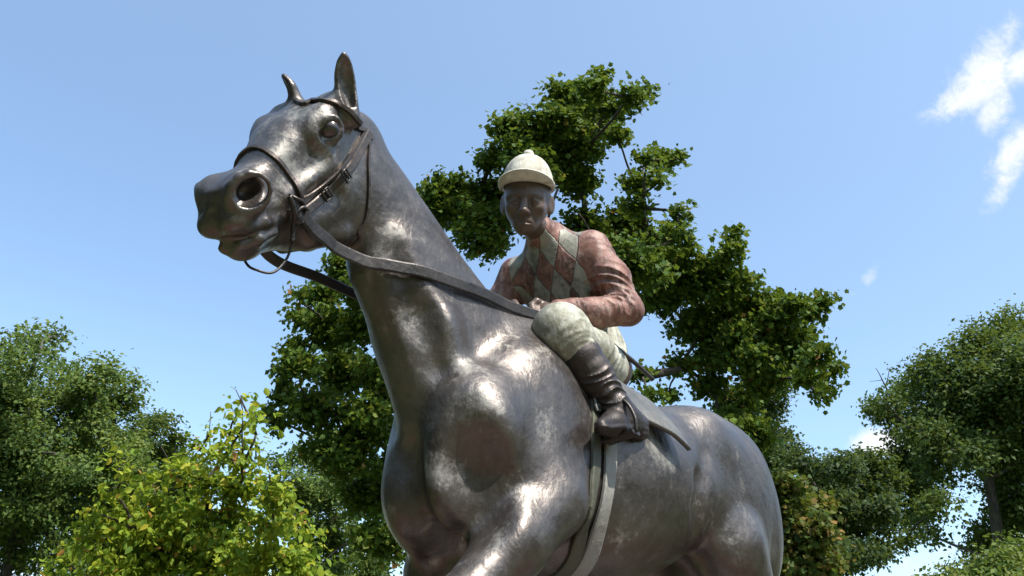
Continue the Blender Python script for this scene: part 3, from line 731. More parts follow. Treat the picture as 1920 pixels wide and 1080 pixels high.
def build_breeches():
    F = Field()
    F.loft([((-.06, 0, 1.60), (.5, 0, -.8), .11, .09, .10, 2.2), ((.01, 0, 1.65), (.7, 0, -.6), .145, .11, .125, 2.2), ((.08, 0, 1.755), (.9, 0, -.35), .140, .11, .115, 2.2)], k=.04, n=30)
    for s in (1, -1):
        m = HI[s]+(KN[s]-HI[s])*.5+np.array((0, s*.018, -.012))
        F.chain([(HI[s], .078), (m, .072), (KN[s], .080)], k=.05)
        F.ell(KN[s]+(KN[s]-HI[s])*.02, (.088, .080, .088), k=.04)
        F.chain([(KN[s], .080), (KN[s]+(AN[s]-KN[s])*.34, .068)], k=.04)
        F.chain([(KN[s]+(AN[s]-KN[s])*.30, .067), (KN[s]+(AN[s]-KN[s])*.36, .068)], k=.01)      # cuff roll
    s = 1
    f = KN[s]-HI[s]; L = np.linalg.norm(f); wrinkle(F, HI[s], f, AR*1.0-AF*.3, L*.1, L*.75, .09, .085, .005, .035, .3, 6, 1.6)
    d = AN[s]-KN[s]; wrinkle(F, KN[s], d, -AF*.6+AR*.8, -.02, .13, .085, .050, .0030, .012, .3, 7, 1.6)
    return F
def build_boot(s):
    F = Field(); k0 = KN[s]+(AN[s]-KN[s])*.33; d = AN[s]-KN[s]
    F.chain([(k0, .070), (KN[s]+d*.55, .062), (KN[s]+d*.80, .047), (AN[s], .042)], k=.02)
    F.chain([(k0-d*.01, .073), (k0+d*.02, .073)], k=.004)
    h = HEEL[s]; t = TOE[s]; fd = unit(t-h); dn = unit(AN[s]-(h+t)*.5); L = np.linalg.norm(t-h)
    F.chain([(h+dn*.030, .036), (h+fd*L*.35+dn*.036, .038), (h+fd*L*.7+dn*.022, .034), (t+dn*.014, .021)], k=.03)
    F.cone(AN[s], h+fd*L*.22+dn*.04, .042, .040, k=.03)
    F.chain([(h+dn*.002, .030), (h+fd*L*.3+dn*.006, .030), (h+fd*L*.68+dn*.0, .036), (t-fd*.01+dn*.0, .026)], k=.012, sq=(dn, .35))   # sole
    F.cone(h+dn*-.010, h+fd*.03-dn*.010, .028, .028, k=.006, sq=(dn, .5))
    out = -AF*.7+AR*.6 if s > 0 else np.array((.3, -.9, 0))
    L = np.linalg.norm(d); wrinkle(F, KN[s], d, out, L*.52, L*1.02, .055, .052, .0085, .022, .3, 9, 2.2)
    return F
BODY = build_body(); JERSEY, ARMS = build_jersey(); BREECH = build_breeches()
lo, hi = (-.30, -.55, 1.12), (.75, .60, 2.5)
def sdf_part(name, F, m, parent, lo, hi, h, label=None, smooth=1):
    V, Q = polygonize(F, lo, hi, h, smooth=smooth)
    return link(name, np_mesh(name, V, Q), m, parent, label=label)
jockey = sdf_part('jockey', BODY, M['skin'], statue, lo, hi, VOXEL*.56, 'bronze jockey in cream cap and red diamond jersey bending over the reins')

def jersey_material():
    m, nt, b = mat('weathered_diamond_jersey'); co = nd(nt, 'ShaderNodeTexCoord').outputs['Object']
    at_ = nd(nt, 'ShaderNodeAttribute', attribute_name='diamond'); sp = nd(nt, 'ShaderNodeSeparateXYZ'); nt.links.new(at_.outputs['Vector'], sp.inputs[0])
    wob = math_n(nt, 'MULTIPLY', math_n(nt, 'SUBTRACT', noise(nt, co, 22, 3), .5), .010)
    A = math_n(nt, 'DIVIDE', math_n(nt, 'ADD', sp.outputs[0], wob), .060); B = math_n(nt, 'DIVIDE', math_n(nt, 'ADD', sp.outputs[1], wob), .165)
    U = math_n(nt, 'ADD', A, B); W = math_n(nt, 'SUBTRACT', A, B)
    par = math_n(nt, 'MODULO', math_n(nt, 'ADD', math_n(nt, 'ADD', math_n(nt, 'FLOOR', U), math_n(nt, 'FLOOR', W)), 40.0), 2.0)
    pale = math_n(nt, 'MULTIPLY', math_n(nt, 'SUBTRACT', 1.0, math_n(nt, 'GREATER_THAN', par, .5)), sp.outputs[2])
    def edge(x):
        f = math_n(nt, 'FRACT', x); return math_n(nt, 'MINIMUM', f, math_n(nt, 'SUBTRACT', 1.0, f))
    ed = math_n(nt, 'MINIMUM', edge(U), edge(W)); line = math_n(nt, 'MULTIPLY', ramp(nt, ed, [(.0, 1.0), (.045, 0.0)]), sp.outputs[2])
    n1 = noise(nt, co, 14, 6, .65, .4); n2 = noise(nt, co, 60, 5, .7); run = noise(nt, scaled(nt, co, (40, 40, 6)), 1.0, 5, .65)
    red = mixc(nt, ramp(nt, n1, [(.35, 0.0), (.7, 1.0)]), (.15, .066, .048), (.33, .165, .125))
    grn = mixc(nt, ramp(nt, n1, [(.35, 0.0), (.68, 1.0)]), (.20, .205, .155), (.42, .42, .35))
    c = mixc(nt, pale, red, grn)
    wear = ramp(nt, math_n(nt, 'ADD', math_n(nt, 'MULTIPLY', n2, .5), math_n(nt, 'MULTIPLY', run, .5)), [(.49, 0.0), (.66, 1.0)])
    c = mixc(nt, math_n(nt, 'MULTIPLY', wear, .85), c, (.44, .35, .30))
    dirt = ramp(nt, math_n(nt, 'ADD', math_n(nt, 'MULTIPLY', n2, .5), math_n(nt, 'MULTIPLY', n1, .5)), [(.34, 1.0), (.5, 0.0)])
    c = mixc(nt, math_n(nt, 'MULTIPLY', dirt, .7), c, (.05, .036, .03))
    c = mixc(nt, math_n(nt, 'MULTIPLY', line, .75), c, (.055, .042, .034))
    nt.links.new(c, b.inputs['Base Color']); b.inputs['Metallic'].default_value = .15
    nt.links.new(math_n(nt, 'ADD', math_n(nt, 'MULTIPLY', n2, .35), .42), b.inputs['Roughness'])
    h1 = bump(nt, noise(nt, co, 38, 4, .6), .35, .006); h2 = bump(nt, math_n(nt, 'SUBTRACT', 1.0, line), .5, .004, h1); h3 = bump(nt, n2, .25, .003, h2)
    nt.links.new(h3, b.inputs['Normal'])
    return m
M['jersey'] = jersey_material()
JV, JQ = polygonize(JERSEY, lo, hi, VOXEL*.75, smooth=1)
jm = np_mesh('jersey', JV, JQ)
spine = unit(NB-np.array((.085, 0, 1.78))); fr = unit(np.array((.85, .08, -.42))); lat = np.cross(spine, fr)
q = JV-np.array((.155, .006, 1.89)); fx = q@fr+.06; la = np.arctan2(q@lat, fx)*.135
FORE = Field()
for s in (1, -1): FORE.chain([(SH[s]+(EL[s]-SH[s])*.42, .058), (EL[s], .052), (WR[s], .045)], k=.02)
mask = np.clip((FORE(JV)-.014)/.004, 0, 1)*np.clip((.142-np.abs(q@lat))/.003, 0, 1)*(np.linalg.norm(JV-NB, axis=1) > .085)
att = jm.attributes.new('diamond', 'FLOAT_VECTOR', 'POINT')
att.data.foreach_set('vector', np.stack([la, q@spine-.018, mask], 1).astype(np.float32).ravel())
jersey = link('jersey', jm, M['jersey'], jockey, label='reddish brown jersey with pale green diamonds on the chest')
sdf_part('breeches', BREECH, M['breeches'], jockey, lo, hi, VOXEL*.8, 'pale cream riding breeches')
for s in (1, -1):
    sdf_part('boot', build_boot(s), M['boot'], jockey, lo, hi, VOXEL*.7, smooth=1)
# cap: panelled dome, button, brim
def cap_mesh():
    V, F = [], []; nr, na = 12, 48
    for i in range(nr+1):
        ph = i/nr*math.pi/2
        for j in range(na):
            a = j/na*2*math.pi; seam = 1-.012*abs(math.cos(a*3))**40*math.cos(ph)
            rim = .033+.006*math.cos(a)
            V.append((-.012+.112*math.cos(a)*math.cos(ph)**.85*seam, .088*math.sin(a)*math.cos(ph)**.85*seam, rim*(1-math.sin(ph))+.150*math.sin(ph)))
    for i in range(nr):
        for j in range(na):
            k = (j+1) % na; F.append((i*na+j, i*na+k, (i+1)*na+k, (i+1)*na+j))
    o = len(V)                                                     # inner lip
    for j in range(na):
        a = j/na*2*math.pi; V.append((-.012+.104*math.cos(a), .080*math.sin(a), .035+.006*math.cos(a)))
    for j in range(na):
        k = (j+1) % na; F.append((j, o+j, o+k, k))
    b = len(V)                                                     # button
    for i in range(6):
        ph = -.6+i/5*(math.pi/2+.6)
        for j in range(12):
            a = j/12*2*math.pi; V.append((-.012+.019*math.cos(a)*math.cos(ph), .019*math.sin(a)*math.cos(ph), .153+.016*math.sin(ph)))
    for i in range(5):
        for j in range(12):
            k = (j+1) % 12; F.append((b+i*12+j, b+i*12+k, b+(i+1)*12+k, b+(i+1)*12+j))
    return [tuple(jw(*v)) for v in V], F
def brim_mesh():
    V, F = [], []; na, nr = 33, 7
    for t in (0, 1):
        for i in range(na):
            a = -1.50+3.0*i/(na-1); ln = .043*max(0, math.cos(a*1.03))**.7+.002
            for j in range(nr):
                q = j/(nr-1); x = -.012+(.109+ln*q)*math.cos(a); y = (.085+ln*.75*q)*math.sin(a)
                V.append((x, y, .035+.006*math.cos(a)+q*(.026*math.cos(a)-.008*math.sin(a)**2)-.006*math.sin(q*math.pi)-(.0055 if t else 0)*(1-.3*q)))
    g = lambda t, i, j: t*na*nr+i*nr+j
    for i in range(na-1):
        for j in range(nr-1):
            F += [(g(0, i, j), g(0, i, j+1), g(0, i+1, j+1), g(0, i+1, j)), (g(1, i, j), g(1, i+1, j), g(1, i+1, j+1), g(1, i, j+1))]
        F += [(g(0, i, nr-1), g(1, i, nr-1), g(1, i+1, nr-1), g(0, i+1, nr-1)), (g(0, i, 0), g(0, i+1, 0), g(1, i+1, 0), g(1, i, 0))]
    for i, r in ((0, 0), (na-1, 1)):
        for j in range(nr-1): F.append((g(0, i, j), g(1, i, j), g(1, i, j+1), g(0, i, j+1)) if r else (g(0, i, j), g(0, i, j+1), g(1, i, j+1), g(1, i, j)))
    return [tuple(jw(*v)) for v in V], F
V, F = cap_mesh(); me = bpy.data.meshes.new('cap'); me.from_pydata(V, [], F); me.update(); me.polygons.foreach_set('use_smooth', [True]*len(me.polygons))
link('cap', me, M['cap'], jockey, label='cream riding cap with a button on top')
V, F = brim_mesh(); me = bpy.data.meshes.new('cap_brim'); me.from_pydata(V, [], F); me.update(); me.polygons.foreach_set('use_smooth', [len(p.vertices) == 4 for p in me.polygons])
link('cap_brim', me, M['cap'], jockey)
# whip under the arm, stirrups
link('whip', tubes_mesh('whip', [(spline([at(1105, 610, 2.98), at(1150, 648, 3.0), at(1190, 680, 3.02), at(1225, 712, 3.04)], 14), np.linspace(.011, .007, 14))]), M['rein'], jockey)
def stirrup(s):
    h, t = HEEL[s], TOE[s]; fd = unit(t-h); dn = unit(AN[s]-(h+t)*.5); L = np.linalg.norm(t-h); sd = unit(np.cross(fd, dn)); c = h+fd*L*.60-dn*.022
    w = .058
    arch = [c-sd*w, c-sd*(w+.006)+dn*.05, c-sd*w*.75+dn*.105, c+dn*.135, c+sd*w*.75+dn*.105, c+sd*(w+.006)+dn*.05, c+sd*w]
    me = tubes_mesh('stirrup', [(spline(arch, 26), .006)]); o = link('stirrup', me, M['bit'], horse)
    tr = strap_mesh('stirrup_tread', spline([c-sd*w, c, c+sd*w], 8), [-dn]*8, .055, .012); link('stirrup_tread', tr, M['boot'], horse)
    top = c+dn*.135
    up = spline([top, at(1110, 772, 2.635), at(1100, 745, 2.67), at(1085, 700, 2.72), np.array((.26, .17, 1.54))] if s > 0 else [top, top+(KN[s]-top)*.5, np.array((.26, s*.17, 1.54))], 20); N = HORSE.grad(up, .02)
    d = HORSE(up); up = up+N*np.maximum(0, .02-d)[:, None]
    link('stirrup_leather', strap_mesh('stirrup_leather', up, N, .024, .007), M['cloth'], horse)
for s in (1, -1): stirrup(s)
# ------------------------------------------------------------------ ground, paving, pedestal
GZ = -1.22                                                      # lawn level; hooves stand on z = 0
def disc_mesh(name, r, z, n=96, rings=(0, .02, .06, .2, .5, 1)):
    V = [(0, 0, z)]; F = []
    for q in rings[1:]:
        for j in range(n):
            a = 2*math.pi*j/n; V.append((r*q*math.cos(a), r*q*math.sin(a), z))
    for j in range(n): F.append((0, 1+j, 1+(j+1) % n))
    for i in range(len(rings)-2):
        for j in range(n):
            k = (j+1) % n; a = 1+i*n; b = a+n; F.append((a+j, b+j, b+k, a+k))
    me = bpy.data.meshes.new(name); me.from_pydata(V, [], F); me.update(); return me
def lawn_mat():
    m, nt, b = mat('mown_grass'); co = nd(nt, 'ShaderNodeTexCoord').outputs['Object']
    n = noise(nt, co, .35, 6, .65); f = noise(nt, co, 18, 4, .7)
    c = mixc(nt, ramp(nt, n, [(.35, 0.0), (.65, 1.0)]), (.035, .060, .018), (.075, .105, .030)); c = mixc(nt, ramp(nt, f, [(.4, 0.0), (.7, .6)]), c, (.11, .12, .045))
    nt.links.new(c, b.inputs['Base Color']); b.inputs['Roughness'].default_value = .95
    nt.links.new(bump(nt, f, .6, .03), b.inputs['Normal']); return m
def brick_mat():
    m, nt, b = mat('brick_paving'); co = nd(nt, 'ShaderNodeTexCoord').outputs['Object']
    t = nd(nt, 'ShaderNodeTexBrick'); t.inputs['Scale'].default_value = 4.6; t.inputs['Color1'].default_value = (.13, .065, .045, 1); t.inputs['Color2'].default_value = (.17, .085, .06, 1); t.inputs['Mortar'].default_value = (.11, .10, .09, 1)
    t.inputs['Mortar Size'].default_value = .015; nt.links.new(co, t.inputs['Vector'])
    c = mixc(nt, math_n(nt, 'MULTIPLY', noise(nt, co, 3, 5), .5), t.outputs['Color'], (.12, .075, .055)); nt.links.new(c, b.inputs['Base Color']); b.inputs['Roughness'].default_value = .85
    return m
def granite_mat():
    m, nt, b = mat('grey_granite'); co = nd(nt, 'ShaderNodeTexCoord').outputs['Object']
    c = mixc(nt, ramp(nt, noise(nt, co, 120, 3, .7), [(.4, 0.0), (.6, 1.0)]), (.20, .19, .185), (.40, .39, .375)); nt.links.new(c, b.inputs['Base Color']); b.inputs['Roughness'].default_value = .55
    return m
link('ground', disc_mesh('ground', 1500, GZ), lawn_mat(), kind='structure')
link('pavement', disc_mesh('pavement', 4.6, GZ+.012, rings=(0, .5, 1)), brick_mat(), kind='structure')
def box_mesh(name, x0, x1, y0, y1, z0, z1, bv=.012):
    b = bv; V = []; 
    for z, i in ((z0, 0), (z1-b, 0), (z1, b)):
        V += [(x0+i, y0+i, z), (x1-i, y0+i, z), (x1-i, y1-i, z), (x0+i, y1-i, z)]
    F = [(3, 2, 1, 0), (8, 9, 10, 11)]
    for k in (0, 4):
        for j in range(4): F.append((k+j, k+(j+1) % 4, k+4+(j+1) % 4, k+4+j))
    me = bpy.data.meshes.new(name); me.from_pydata(V, [], F); me.update(); return me
gm = granite_mat()
ped = empty('pedestal', (0, 0, GZ), label='grey granite pedestal under the bronze horse', cat='pedestal')
for nm, d, za, zb in (('plinth', .16, 0, .28), ('die', .0, .28, -GZ-.17), ('cap_stone', .08, -GZ-.17, -GZ-.055)):
    link(nm, box_mesh(nm, -1.35-d, 1.35+d, -.55-d, .55+d, za, zb), gm, ped)
link('bronze_base', box_mesh('bronze_base', -1.28, 1.22, -.46, .46, -.055, .004), M['bronze'], statue)

# ------------------------------------------------------------------ trees
def leaf_mat(name, cols, trans=.35, gloss=.62):
    m = bpy.data.materials.new(name); m.use_nodes = True; nt = m.node_tree; nt.nodes.clear()
    a = nd(nt, 'ShaderNodeAttribute', attribute_name='tone'); out = nd(nt, 'ShaderNodeOutputMaterial')
    c = ramp(nt, a.outputs['Fac'], cols)
    p = nd(nt, 'ShaderNodeBsdfPrincipled'); p.inputs['Roughness'].default_value = gloss; p.inputs['Specular IOR Level'].default_value = .25; nt.links.new(c, p.inputs['Base Color'])
    t = nd(nt, 'ShaderNodeBsdfTranslucent'); nt.links.new(mixc(nt, .35, c, (.30, .36, .03)), t.inputs['Color'])
    mx = nd(nt, 'ShaderNodeMixShader'); mx.inputs[0].default_value = trans
    nt.links.new(p.outputs[0], mx.inputs[1]); nt.links.new(t.outputs[0], mx.inputs[2]); nt.links.new(mx.outputs[0], out.inputs['Surface'])
    return m
def bark_mat(name, c1, c2):
    m, nt, b = mat(name); co = nd(nt, 'ShaderNodeTexCoord').outputs['Object']
    n = noise(nt, scaled(nt, co, (1, 1, .18)), 16, 5, .65); nt.links.new(mixc(nt, ramp(nt, n, [(.35, 0.0), (.65, 1.0)]), c1, c2), b.inputs['Base Color']); b.inputs['Roughness'].default_value = .9
    nt.links.new(bump(nt, n, .8, .03), b.inputs['Normal']); return m
M['bark'] = bark_mat('grey_bark', (.045, .038, .030), (.12, .10, .08))
M['twig'] = bark_mat('brown_bark', (.035, .028, .020), (.08, .065, .048))
# leaf outlines in the unit square (tip along +x); each leaf is folded along its midrib
SHAPES = {
 'maple': [(0, 0, 0), (.02, .44, .05), (.30, .27, .02), (.42, .60, .06), (1.0, .0, -.05), (.42, -.60, .06), (.30, -.27, .02), (.02, -.44, .05)],
 'oval': [(0, 0, 0), (.30, .30, .05), (.68, .24, .03), (1.0, 0, -.06), (.68, -.24, .03), (.30, -.30, .05)],
 'small': [(0, 0, 0), (.45, .30, .05), (1.0, 0, -.04), (.45, -.30, .05)],
}
def leaves_data(rng, P, size, shape, up=.55, droop=0.0, out=None):
    n = len(P); S = np.array(SHAPES[shape], float); k = len(S)
    nrm = rng.normal(size=(n, 3))*.62; nrm[:, 2] += up
    if out is not None: nrm += out*.5
    nrm /= np.linalg.norm(nrm, axis=1)[:, None]
    t = rng.normal(size=(n, 3)); t[:, 2] -= droop; t -= (t*nrm).sum(1)[:, None]*nrm; t /= np.linalg.norm(t, axis=1)[:, None]+1e-9
    b = np.cross(nrm, t); sz = size*rng.uniform(.5, 1.35, n)
    V = P[:, None]+(S[None, :, 0, None]*t[:, None]+S[None, :, 1, None]*b[:, None]+S[None, :, 2, None]*nrm[:, None]*1.6)*sz[:, None, None]
    return V, k
def crown_mesh(name, rng, P, size, shape, tone, up=.55, droop=.3, out=None):
    V, k = leaves_data(rng, P, size, shape, up, droop, out); n = len(P)
    base = (np.arange(n)*k)[:, None]
    if k == 4: F = base+np.array([0, 3, 2, 1]); nf = 4; faces = F
    else:
        tri = np.array([(0, i+1, i) for i in range(1, k-1)]); faces = (base[:, :, None]+tri[None]).reshape(-1, 3)
    me = np_mesh(name, V.reshape(-1, 3), faces, smooth=False)
    a = me.attributes.new('tone', 'FLOAT', 'POINT'); a.data.foreach_set('value', np.repeat(tone, k).astype(np.float32)); return me
def limb(a, b, r0, r1, rng, wob=.06, n=7, sag=0.0):
    a = np.asarray(a, float); b = np.asarray(b, float); L = np.linalg.norm(b-a); t = np.linspace(0, 1, n)[:, None]
    w = np.cumsum(rng.normal(size=(n, 3)), 0)*wob*L/n**.5*.6; w -= w[0]; w -= t*w[-1]
    for _ in range(2): w[1:-1] = (w[:-2]+2*w[1:-1]+w[2:])*.25
    P = a+(b-a)*t+w+np.array((0, 0, 1.0))*(sag*L*np.sin(t*math.pi))
    return (P, r0+(r1-r0)*np.linspace(0, 1, n)**.7)
def tree(name, label, clumps, depth, base_px, leaf_n, size, shape, lm, group=None, trunk_r=.22, fork=.42, seed=1, spread=.6, bark='bark', twig_leaf=9, twig_r=1.0, tone_mu=.5, up=.55, trunk_top=None, bare=(), droop=.3, flat=.75, limb_r=.35, per=7, tw_every=3, twig_w=1.0, bridge=.45):
    rng = np.random.default_rng(seed)
    b = at(base_px[0], base_px[1], depth); hd = ray(base_px[0], base_px[1])
    base = CAM+np.array((hd[0], hd[1], 0))/np.linalg.norm(hd[:2])*np.linalg.norm((b-CAM)[:2]); base[2] = GZ
    C = []; Rr = []; W = []
    for c in clumps:
        dz = c[3] if len(c) > 3 else rng.normal()*spread
        p = at(c[0], c[1], depth+dz); r = c[2]/FPX*(depth+dz); C.append(p); Rr.append(r); W.append((c[4] if len(c) > 4 else 1.0)*r*r)
    C = np.array(C); Rr = np.array(Rr); W = np.array(W)/np.sum(W)
    root = empty(name, tuple(base), label=label, cat='shrub' if 'bush' in name else 'tree', group=group)
    # wood: trunk, limbs to every clump, twigs
    cen = (C*W[:, None]).sum(0); top = trunk_top if trunk_top is not None else np.array((cen[0]*.8+base[0]*.2, cen[1]*.8+base[1]*.2, base[2]+(C[:, 2].max()-base[2])*.80))
    tr = limb(base, top, trunk_r, trunk_r*.16, rng, .05, 12); tubes = [tr]; tP = tr[0]
    bt = []; tips = []
    # extra small clumps bridge neighbouring ones so the crown reads as one uneven mass
    nC = len(C); extra = []
    for i in range(nC):
        for j in range(i+1, nC):
            dd = np.linalg.norm(C[i]-C[j])
            if dd < 1.9*(Rr[i]+Rr[j]) and rng.random() < bridge: extra.append(((C[i]+C[j])*.5+rng.normal(size=3)*min(Rr[i], Rr[j])*.35, min(Rr[i], Rr[j])*rng.uniform(.55, .85)))
    if extra:
        C = np.concatenate([C, [e[0] for e in extra]]); Rr = np.r_[Rr, [e[1] for e in extra]]
    W = Rr**2; W = W/W.sum()
    # branching: every clump grows from the nearest wood already there
    nodes = [(tP[k], 0.0, None) for k in range(3, len(tP))]; par = {}; order = np.argsort(np.linalg.norm((C-top)*np.array((1, 1, .6)), axis=1))
    for i in order:
        q = np.array([nd_[0] for nd_ in nodes]); ds = np.linalg.norm(q-C[i], axis=1); cost = ds*(1+ds*.5)+.30*np.array([nd_[1] for nd_ in nodes])+np.maximum(0, q[:, 2]-C[i][2])*.8
        k = int(cost.argmin()); par[i] = k; nodes.append((C[i], nodes[k][1]+np.linalg.norm(nodes[k][0]-C[i]), i))
    cnt = {}
    for i in order[::-1]:
        cnt[i] = cnt.get(i, 0)+1; pid = nodes[par[i]][2]
        if pid is not None: cnt[pid] = cnt.get(pid, 0)+cnt[i]
    for i in order:
        c, r = C[i], Rr[i]; s0 = nodes[par[i]][0]; pid = nodes[par[i]][2]
        r1 = min(trunk_r*.5, limb_r*.045*cnt[i]**.5+.006); r0 = min(trunk_r*.6, r1*1.25)
        lb = limb(s0, c, r0, r1*.8, rng, .20, 8, .02 if pid is None else 0.0); bt.append(lb)
        m = max(6, int(leaf_n*W[i]/twig_leaf)); nb = max(3, m//per); m1 = int(m*.68)
        q = rng.normal(size=(nb, 3)); q /= np.linalg.norm(q, axis=1)[:, None]; q[:, 2] = q[:, 2]*flat+.10
        ends = c+q*(r*rng.uniform(.6, 1.45, nb))[:, None]
        w_ = rng.integers(0, nb, m1); t_ = rng.uniform(.25, 1.0, m1)**.7
        tp = c+(ends-c)[w_]*t_[:, None]+rng.normal(size=(m1, 3))*r*np.array((.09, .09, .06)); tips.append(tp)
        q2 = rng.normal(size=(m-m1, 3)); q2 /= np.linalg.norm(q2, axis=1)[:, None]; q2 *= (rng.uniform(.05, 1, m-m1)**.40)[:, None]*r*1.08; q2[:, 2] *= flat; tips.append(c+q2)
        for e in range(0, nb, tw_every):
            bt.append(limb(c+(ends[e]-c)*.02, ends[e], .007*twig_w, .0025*twig_w, rng, .15, 4))
    tips = np.concatenate(tips); n = twig_leaf
    P = np.repeat(tips, n, 0); sp = size*twig_r*1.25
    P = P+rng.normal(size=P.shape)*np.array((1, 1, .6))*sp
    tone = np.clip(np.repeat(rng.normal(tone_mu, .16, len(tips)), n)+rng.normal(0, .12, len(P)), 0, 1)
    mats = M[bark]; inv = np.array(base)
    def local(ts): return [((x[0]-inv), x[1]) for x in ts]
    link('trunk', tubes_mesh('trunk', local(tubes)), mats, root)
    link('branches', tubes_mesh('branches', local(bt+[limb(at(*u), at(*v), ra, rb, rng, .15, 7) for u, v, ra, rb in bare])), mats, root)
    out = P-cen; out /= np.linalg.norm(out, axis=1)[:, None]
    cr = link('crown', crown_mesh('crown', rng, P-inv, size, shape, tone, up, droop, out), lm, root)
    return root, P, tone, base, rng
LM = {
 'maple': leaf_mat('maple_leaves', [(0, (.034, .070, .011)), (.40, (.070, .135, .017)), (.70, (.14, .21, .027)), (.90, (.23, .235, .04)), (1, (.30, .15, .05))]),
 'oak': leaf_mat('oak_leaves', [(0, (.038, .070, .018)), (.5, (.080, .130, .027)), (.85, (.15, .20, .040)), (1, (.22, .18, .05))]),
 'ginkgo': leaf_mat('fine_green_leaves', [(0, (.046, .088, .024)), (.5, (.105, .170, .036)), (.85, (.19, .25, .05)), (1, (.26, .26, .07))]),
 'bush': leaf_mat('yellow_green_leaves', [(0, (.07, .14, .018)), (.35, (.15, .25, .024)), (.65, (.27, .36, .03)), (.88, (.45, .47, .04)), (.99, (.55, .45, .05)), (1, (.5, .25, .07))], trans=.42),
 'turning': leaf_mat('turning_maple_leaves', [(0, (.03, .055, .012)), (.45, (.07, .12, .02)), (.75, (.16, .17, .035)), (1, (.30, .17, .05))]),
 'shade': leaf_mat('blue_green_leaves', [(0, (.028, .052, .018)), (.5, (.055, .095, .030)), (1, (.11, .15, .045))]),
}
K = 1.0
def clumps(txt): return [tuple(float(v) for v in c.split(',')) for c in txt.split()]
tree('maple_tree', 'large dark green maple rising behind the jockey at centre', clumps("""1125,142,13 1112,170,24 1080,195,40 1060,180,22 1040,172,12 1205,172,14 1180,185,20 1150,205,28 1030,232,40 1110,235,40 965,215,12 955,245,24 985,265,32 930,280,14 990,310,48 925,302,20 1045,290,46 1090,285,36 1150,255,18
  815,355,26 845,345,22 870,395,50 945,375,46 905,440,50 830,390,30 1085,345,36 1240,302,20 1215,300,14 1270,297,11 1190,340,20 1240,335,14 1200,385,18 1165,415,28 1210,420,14 1090,430,40 1135,460,36
  1180,500,52 1240,450,24 1275,405,13 1270,440,22 1262,485,34 1300,530,50 1375,442,12 1366,475,20 1340,500,30 1385,525,30 1365,580,48 1240,560,46 1430,575,40 1310,610,46 1400,630,46 1500,572,18 1538,562,16 1520,590,18 1475,630,36 1460,590,28 1480,680,34 1530,665,24 1555,690,16 1550,725,14 1515,715,20 1540,745,10 1420,680,40 1340,665,36
  1225,740,14 1205,705,14 1330,725,26 1380,760,36 1410,820,36 1350,790,28 1280,690,22 1440,720,28 1255,745,12 640,505,30 605,550,28 555,555,12 570,600,24 625,620,44 550,650,18 560,690,28 640,700,54 530,700,12 532,740,20 505,775,12 525,790,16 590,770,42 690,790,56 650,850,56 700,930,56 720,1010,48 690,610,50 730,720,44 745,880,44 610,830,26 675,540,30"""),
  14.0, (1040, 900), int(86000*K), .080, 'maple', LM['maple'], trunk_r=.24, fork=.58, seed=3, spread=.65, tone_mu=.46, bark='twig', twig_leaf=8, per=9, limb_r=.26, bridge=.07,
  bare=[((1120, 450, 13.8), (1085, 400, 13.4), .03, .015)])
tree('oak_tree', 'tall dark oak at the right edge with bare trunk low down', clumps("""1870,620,34 1905,610,30 1830,650,44 1890,680,56 1780,690,48 1840,730,60 1730,710,38 1700,735,34 1770,760,56 1660,755,28 1650,780,22 1720,800,46 1800,820,60 1890,780,60 1700,850,36 1880,870,60
  1740,1000,26 1850,1030,40 1700,1010,24 1760,880,40 1830,860,36 1680,890,34 1750,820,40 1860,820,50 1720,930,44 1690,960,36 1760,950,34 1900,950,50 1870,1000,46 1640,765,18 1930,700,60 1940,840,60 1960,940,60 1985,780,60"""),
  24.0, (1800, 1000), int(85000*K), .125, 'small', LM['oak'], trunk_r=.36, fork=.68, seed=7, trunk_top=at(1815, 690, 24.0), spread=1.6, tone_mu=.45, twig_leaf=9, limb_r=.40, bridge=.22, flat=1.0,
  bare=[((1690, 790, 23.5), (1665, 735, 23.4), .06, .03), ((1665, 735, 23.4), (1642, 690, 23.4), .03, .008), ((1660, 725, 23.4), (1668, 690, 23.4), .02, .007), ((1655, 712, 23.4), (1630, 715, 23.4), .012, .005)])
tree('oak_tree', 'smaller oak leaning between the rump and the tall right tree', clumps("""1500,870,26 1540,900,34 1585,880,36 1630,875,36 1660,900,30 1560,945,40 1620,930,42 1590,985,40 1540,1010,36 1650,960,30 1610,1040,36 1560,1060,34 1650,1030,26 1500,940,26 1480,850,20"""),
  20.0, (1500, 1080), int(32000*K), .115, 'small', LM['shade'], trunk_r=.24, fork=.5, seed=9, spread=1.0, tone_mu=.42, twig_leaf=9)
tree('locust_tree', 'blue green tree showing between maple and rump', clumps("""1440,740,40 1410,800,44 1455,690,34 1440,820,40 1460,880,30 1400,880,40 1420,700,30"""),
  27.0, (1430, 1000), int(15000*K), .13, 'small', LM['shade'], trunk_r=.25, fork=.5, seed=10, spread=1.2, tone_mu=.55)
tree('maple_tree', 'low maple with yellowing leaves right of the bronze rump', clumps("""1470,920,34 1500,960,44 1480,1010,44 1530,1000,34 1510,1060,44 1460,1070,44 1545,1050,26 1440,980,40"""),
  13.0, (1480, 1200), int(15000*K), .085, 'maple', LM['turning'], trunk_r=.12, fork=.5, seed=11, spread=.7, tone_mu=.6, twig_leaf=8)
tree('young_tree', 'pale green young tree in the bottom right corner', clumps("""1860,1060,40 1800,1085,34 1910,1050,40 1880,1100,50 1760,1100,30 1830,1110,50 1920,1110,60"""),
  15.0, (1860, 1300), int(9000*K), .10, 'small', LM['ginkgo'], trunk_r=.10, fork=.4, seed=12, spread=.7, tone_mu=.7)
